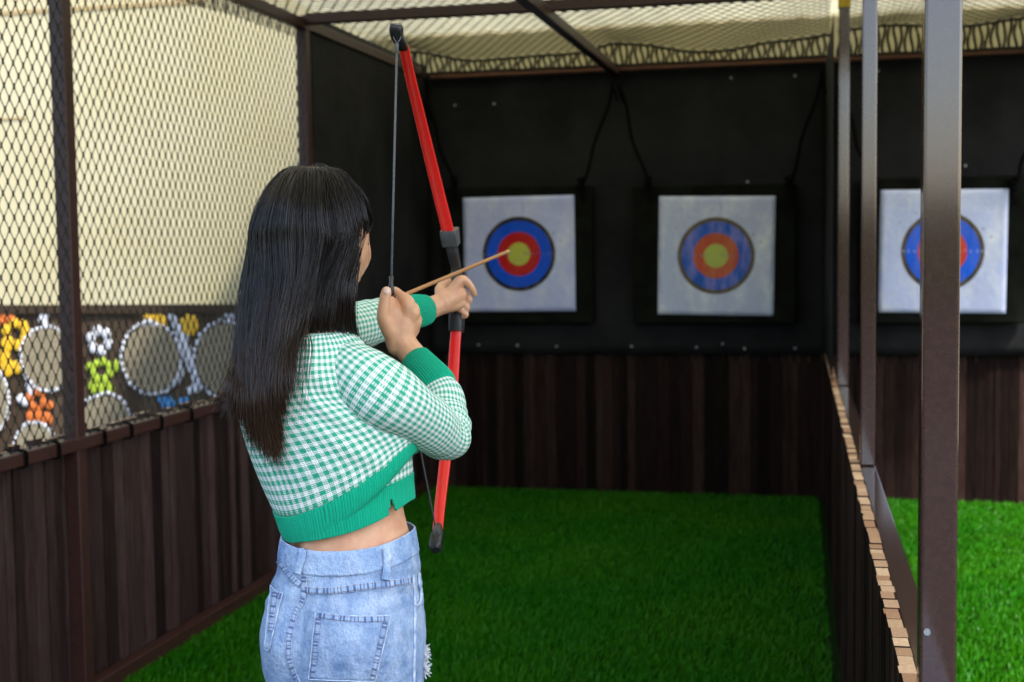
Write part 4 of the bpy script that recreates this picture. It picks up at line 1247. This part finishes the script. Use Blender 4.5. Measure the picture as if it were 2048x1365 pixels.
def make_hair():
    CU, TO, SH, RA = [], [], [], []
    # clumps of neighbouring strands share one guide and close up towards their ends
    ncl = 1000
    for c_ in range(ncl):
        az = random.uniform(-152, 93); pol = math.degrees(math.acos(random.uniform(.30, 1))) if random.random() < .65 else random.uniform(3, 20)
        layer = random.random() ** 1.4
        layer = max(layer, min(1, pol / 72 * .75 + random.uniform(-.1, .1))) if pol > 24 else layer
        ln = random.uniform(.93, 1.05) if random.random() < .8 else random.uniform(.75, .95)
        if 30 <= az: ln = random.uniform(.9, 1.0)
        if -100 < az < -60: ln = random.uniform(.88, 1.04)
        base = strand(az, pol, layer, ln, c_)
        off_end = rng.normal(0, .004, 3) + (np.array([-.045, 0, .012]) * random.random() ** 2 if -110 < az < -60 and random.random() < .35 else 0)
        ti = np.linspace(0, 1, NS)
        wob = np.zeros((NS, 3))
        ph, fr = random.uniform(0, 6.28), random.uniform(2, 4)
        wob[:, 0] = .0060 * np.sin(ti * fr * 3 + ph) * ti
        wob[:, 1] = .003 * np.sin(ti * fr * 2.2 + ph * 2) * ti
        shade = random.random() ** 2
        near_ = base - CAM
        for s_ in range(13):
            spread = np.array([rng.normal(0, .0048), -abs(rng.normal(0, .004)) + .001, 0])
            e = 1.0 - .45 * np.clip((ti - .3) / .7, 0, 1) + .5 * np.clip((ti - .85) / .15, 0, 1)
            curl = rng.normal(0, .004, 3)
            P = base + wob + spread[0] * e[:, None] * _r0 + spread[1] * e[:, None] * _g + (ti ** 3)[:, None] * (off_end + curl)
            wv = np.sin(ti * random.uniform(14, 34) + random.uniform(0, 6.28)) * random.uniform(.0001, .0007) * np.clip(ti * 3, 0, 1)
            P = P + wv[:, None] * _r0 + np.roll(wv, 3)[:, None] * _g
            cut = random.uniform(.95, 1.0)
            P = P[: max(8, int(NS * cut))]
            if len(P) < NS: P = np.vstack([P, np.repeat(P[-1:], NS - len(P), 0) + np.linspace(.0002, .0010, NS - len(P))[:, None] * np.array([0, 0, -1.0])])
            CU.append(P); SH.append(min(1, max(0, shade + random.uniform(-.25, .25))))
            RA.append(random.uniform(.00030, .00052))
    # bang swept over the right temple, tucked towards the ear
    for k in range(420):
        f = random.random(); g_ = random.random()
        a = [cap(20 + 50 * f, 6 + 20 * g_, .97), cap(58 + 25 * f, 34 + 12 * g_, 1.0), at(726 - 14 * f, 388 - 12 * f, 2.10 + .05 * g_), at(743 - 16 * f, 430 - 8 * f, 2.115 + .05 * g_), at(741 - 20 * f, 456 - 2 * f, 2.12 + .05 * g_), at(727 - 12 * f, 473 + 4 * f, 2.112 + .03 * g_), at(714 - 4 * f, 497 + 10 * f, 2.10 + .02 * g_), at(712 - 4 * f, 540 + 20 * f, 2.095 + .02 * g_)]
        P = cr(np.array(a), 6); s = np.concatenate([[0], np.cumsum(np.linalg.norm(np.diff(P, axis=0), axis=1))])
        tt = np.linspace(0, s[-1], NS); P = np.stack([np.interp(tt, s, P[:, i]) for i in range(3)], 1) + rng.normal(0, .0015, 3)
        CU.append(P); SH.append(random.random() ** 2); RA.append(random.uniform(.0003, .0005))
    # loose strands hanging over the sweater
    for k in range(34):
        x0 = random.choice((602, 606, 612, 618)) + random.uniform(-4, 4); x1 = x0 - random.uniform(2, 14); y1 = random.uniform(740, 868)
        L = [(622 + random.uniform(-8, 8), 600, 2.012), (612, 640, 2.000), (x0 + 4, 690, 1.972), (x0, 735, 1.96), (x1, y1, 1.96)]
        pts = []
        for q in L:
            h = ST.ray_cast(Vector(CAM), Vector(ray(q[0], q[1])).normalized())
            d = q[2]
            if h[0] is not None: d = min(d, (np.array(h[0]) - CAM) @ FWD - .004)
            pts.append(at(q[0], q[1], d))
        pts = [cap(14, 40, .95), cap(15, 65, .97), cap(15, 84, .97)] + pts
        P = cr(np.array(pts), 6); s = np.concatenate([[0], np.cumsum(np.linalg.norm(np.diff(P, axis=0), axis=1))])
        tt = np.linspace(0, s[-1], NS); P = np.stack([np.interp(tt, s, P[:, i]) for i in range(3)], 1)
        CU.append(P); SH.append(.1); RA.append(.00035)
    # fly-aways
    for k in range(420):
        az = random.uniform(-140, 80)
        P = strand(az, random.uniform(5, 40), -.06, random.uniform(.25, .95), k) + 0
        ti = np.linspace(0, 1, NS)
        P += (ti ** 2)[:, None] * (rng.normal(0, .012, 3) + (P - at(CRX, CRY, CRD)) * .06) + (np.sin(ti * 3.1) * random.uniform(0, .006))[:, None] * (P - at(CRX, CRY, CRD)) / .1
        CU.append(P); SH.append(.3); RA.append(.00020)
    C = np.array(CU); R = np.array(RA); n, ns, _ = C.shape
    T = np.gradient(C, axis=1); T /= np.linalg.norm(T, axis=2)[..., None] + 1e-12
    ref = np.broadcast_to(_g * .8 + _r0 * .6, T.shape)
    A = np.cross(T, ref); A /= np.linalg.norm(A, axis=2)[..., None] + 1e-9
    B = np.cross(T, A)
    prof = np.interp(np.linspace(0, 1, ns), [0, .75, 1], [1, .95, .25])
    a3 = np.arange(3) * 2 * math.pi / 3
    V = C[:, :, None] + (R[:, None] * prof[None])[..., None, None] * (A[:, :, None] * np.cos(a3)[None, None, :, None] + B[:, :, None] * np.sin(a3)[None, None, :, None])
    base = (np.arange(n) * ns * 3)[:, None, None] + (np.arange(ns - 1) * 3)[None, :, None]
    j = np.arange(3)[None, None]; j2 = (j + 1) % 3
    Q = np.stack([base + j, base + j2, base + 3 + j2, base + 3 + j], -1).reshape(-1, 4)
    zf = np.clip((1.46 - C[:, :, 2]) / .34, 0, 1) ** 1.3 * (C[:, :, 0] < -.70)  # browner tips of the hair itself, strengthened to paint in backlight
    tone = np.repeat(zf[:, :, None] * rng.uniform(.35, 1.0, n)[:, None, None], 3, 2).ravel()
    o = obj('hair', V.reshape(-1, 3), Q, HAIR, person, True, tone=tone)
    at_ = o.data.attributes.new('shade', 'FLOAT', 'POINT')
    at_.data.foreach_set('value', np.repeat(np.array(SH), ns * 3).astype(np.float32))
make_hair()

# ------------------------------------------------------------------ bow and arrow
RED = mat('red_limb', (.72, .008, .006), (.66, .012, .008), rough=.30, spec=.5, scale=40, coat=.3)
BLK = mat('black_plastic', (.012, .012, .013), (.02, .02, .021), rough=.38, spec=.5, scale=80, bmp=.08, bdist=.001)
GRY = mat('grey_plastic', (.055, .058, .060), (.075, .078, .08), rough=.5, spec=.4, scale=60)
STR = mat('bow_string', (.11, .12, .13), (.06, .065, .07), rough=.7, scale=300)
bow = empty('bow', at(912, 590, 2.72))
tag(bow, 'red recurve practice bow with black riser, drawn by the archer', 'bow')
ndir = at(783, 601, 2.28) - at(912, 590, 2.72); ndir /= np.linalg.norm(ndir)      # towards the archer
def bar(name, path, mat_, parent, bevel=.003, n=8):
    """path rows: px, py, depth, width, thickness"""
    Q = cr(np.array([list(at(*q[:3])) + list(q[3:]) for q in path]), n)
    P = Q[:, :3]; T = np.gradient(P, axis=0); T /= np.linalg.norm(T, axis=1)[:, None]
    V = []; m = 12
    for i in range(len(P)):
        w = np.cross(T[i], ndir); w /= np.linalg.norm(w); h = np.cross(w, T[i])
        W, H = Q[i, 3] / 2, Q[i, 4] / 2; r = min(bevel, H * .8, W * .8)
        for (sx, sy, a0) in ((1, 1, 0), (-1, 1, 90), (-1, -1, 180), (1, -1, 270)):
            for da in (5, 45, 85):
                a = math.radians(a0 + da)
                V.append(P[i] + w * (sx * (W - r) + r * math.cos(a)) + h * (sy * (H - r) + r * math.sin(a)))
    k = len(P)
    Q2 = [(i * m + j, i * m + (j + 1) % m, (i + 1) * m + (j + 1) % m, (i + 1) * m + j) for i in range(k - 1) for j in range(m)]
    Q2 += [tuple(range(m))[::-1], tuple((k - 1) * m + j for j in range(m))]
    o = obj(name, V, Q2, mat_, parent, True)
    e = o.modifiers.new('edges', 'EDGE_SPLIT'); e.split_angle = math.radians(50)
    return o
def dp(y): 
    t_ = abs(y - 590) / 510
    return 2.72 - .285 * t_ ** 1.55
bar('upper_limb', [(807, 92, dp(92), .0185, .008), (822, 160, dp(160), .0195, .008), (838, 226, dp(226), .021, .0085), (858, 308, dp(308), .0225, .009), (876, 382, dp(382), .0235, .0095), (893, 450, dp(450), .0240, .010), (897, 468, dp(468), .0240, .010)], RED, bow)
bar('lower_limb', [(914, 648, dp(648), .0215, .010), (910, 690, dp(690), .0215, .010), (905, 770, dp(770), .0225, .0095), (897, 860, dp(860), .0225, .009), (887, 950, dp(950), .0215, .0085), (880, 1010, dp(1010), .0205, .008), (875, 1066, dp(1066), .0195, .008)], RED, bow)
ris = empty('riser', (0, 0, 0)); bpy.data.objects.remove(ris)
r_ = bar('riser', [(900, 474, 2.70, .022, .020), (906, 505, 2.712, .020, .026), (913, 540, 2.728, .018, .026), (914, 570, 2.722, .027, .032), (914, 600, 2.722, .028, .034), (914, 622, 2.72, .027, .034), (914, 640, 2.715, .027, .028), (913, 660, 2.71, .0255, .022)], BLK, bow, bevel=.005)
bar('limb_socket', [(899, 459, 2.693, .0325, .034), (900, 470, 2.697, .0325, .036), (903, 490, 2.705, .0325, .026)], GRY, r_, bevel=.003, n=2)
bar('limb_socket', [(914, 626, 2.715, .024, .036), (913.5, 645, 2.712, .0265, .034), (912.5, 664, 2.708, .0265, .026)], BLK, r_, bevel=.003, n=2)
bar('tip_cap', [(793, 48, 2.405, .0175, .018), (792.5, 56, 2.408, .0215, .024), (794, 70, 2.418, .0215, .022), (800, 84, 2.430, .0205, .016), (806, 96, dp(96), .0205, .013)], BLK, bow, bevel=.005, n=4)
bar('tip_cap', [(875, 1056, dp(1056), .0215, .013), (874, 1070, 2.432, .0215, .018), (872, 1085, 2.420, .0215, .022), (871, 1096, 2.412, .0205, .022), (871, 1101, 2.408, .0165, .016)], BLK, bow, bevel=.005, n=4)
st = MB()
tp, tb, nk = at(794, 88, 2.395), at(870, 1050, 2.405), at(782, 598, 2.308)
st.tube([tp, tp * .5 + nk * .5, nk], .0021, 8); st.tube([nk, nk * .5 + tb * .5, tb], .0016, 8)
for sx in (-7, 8): st.tube([at(794 + sx, 74, 2.405), at(794 + sx * .7, 80, 2.398), tp], .0012, 6)
for sx in (-8, 8): st.tube([at(872 + sx, 1072, 2.41), at(871 + sx * .6, 1062, 2.405), tb], .0012, 6)
st.tube([tp, tp * .965 + nk * .035], .0034, 8)
so = st.build('bow_string', STR, bow, smooth=True)
mb = MB()
a_, b_ = at(782.5, 553, 2.303), at(782, 578, 2.302)
mb.tube([a_, a_ * .5 + b_ * .5, b_, at(782, 590, 2.306)], [.0042, .0036, .0054, .0058], 10)
mb.build('finger_sleeve', mat('sleeve_rubber', (.025, .028, .034), (.04, .043, .05), rough=.45, scale=200), so, smooth=True)

arrow = empty('arrow', at(783, 601, 2.29))
tag(arrow, 'thin light brown wooden arrow nocked on the bow and pointing at the first target', 'arrow')
p0, p1 = at(783, 601, 2.31), at(1016, 503.5, 3.0)
mb = MB(); mb.tube([p0 + (p1 - p0) * f for f in (0, .3, .6, .985, 1.0)], [.0037, .0037, .0037, .0037, .0028], 12)
mb.build('shaft', mat('arrow_wood', (.42, .20, .075), (.34, .15, .055), rough=.5, spec=.4, scale=120, stretch=(1, 1, 1)), arrow, smooth=True)
mb = MB(); mb.tube([p1 - (p1 - p0) * .02, p1, p1 + (p1 - p0) * .012], [.0040, .0042, .0016], 12); mb.build('rubber_tip', mat('tan_rubber', (.48, .28, .12), rough=.7), arrow, smooth=True)
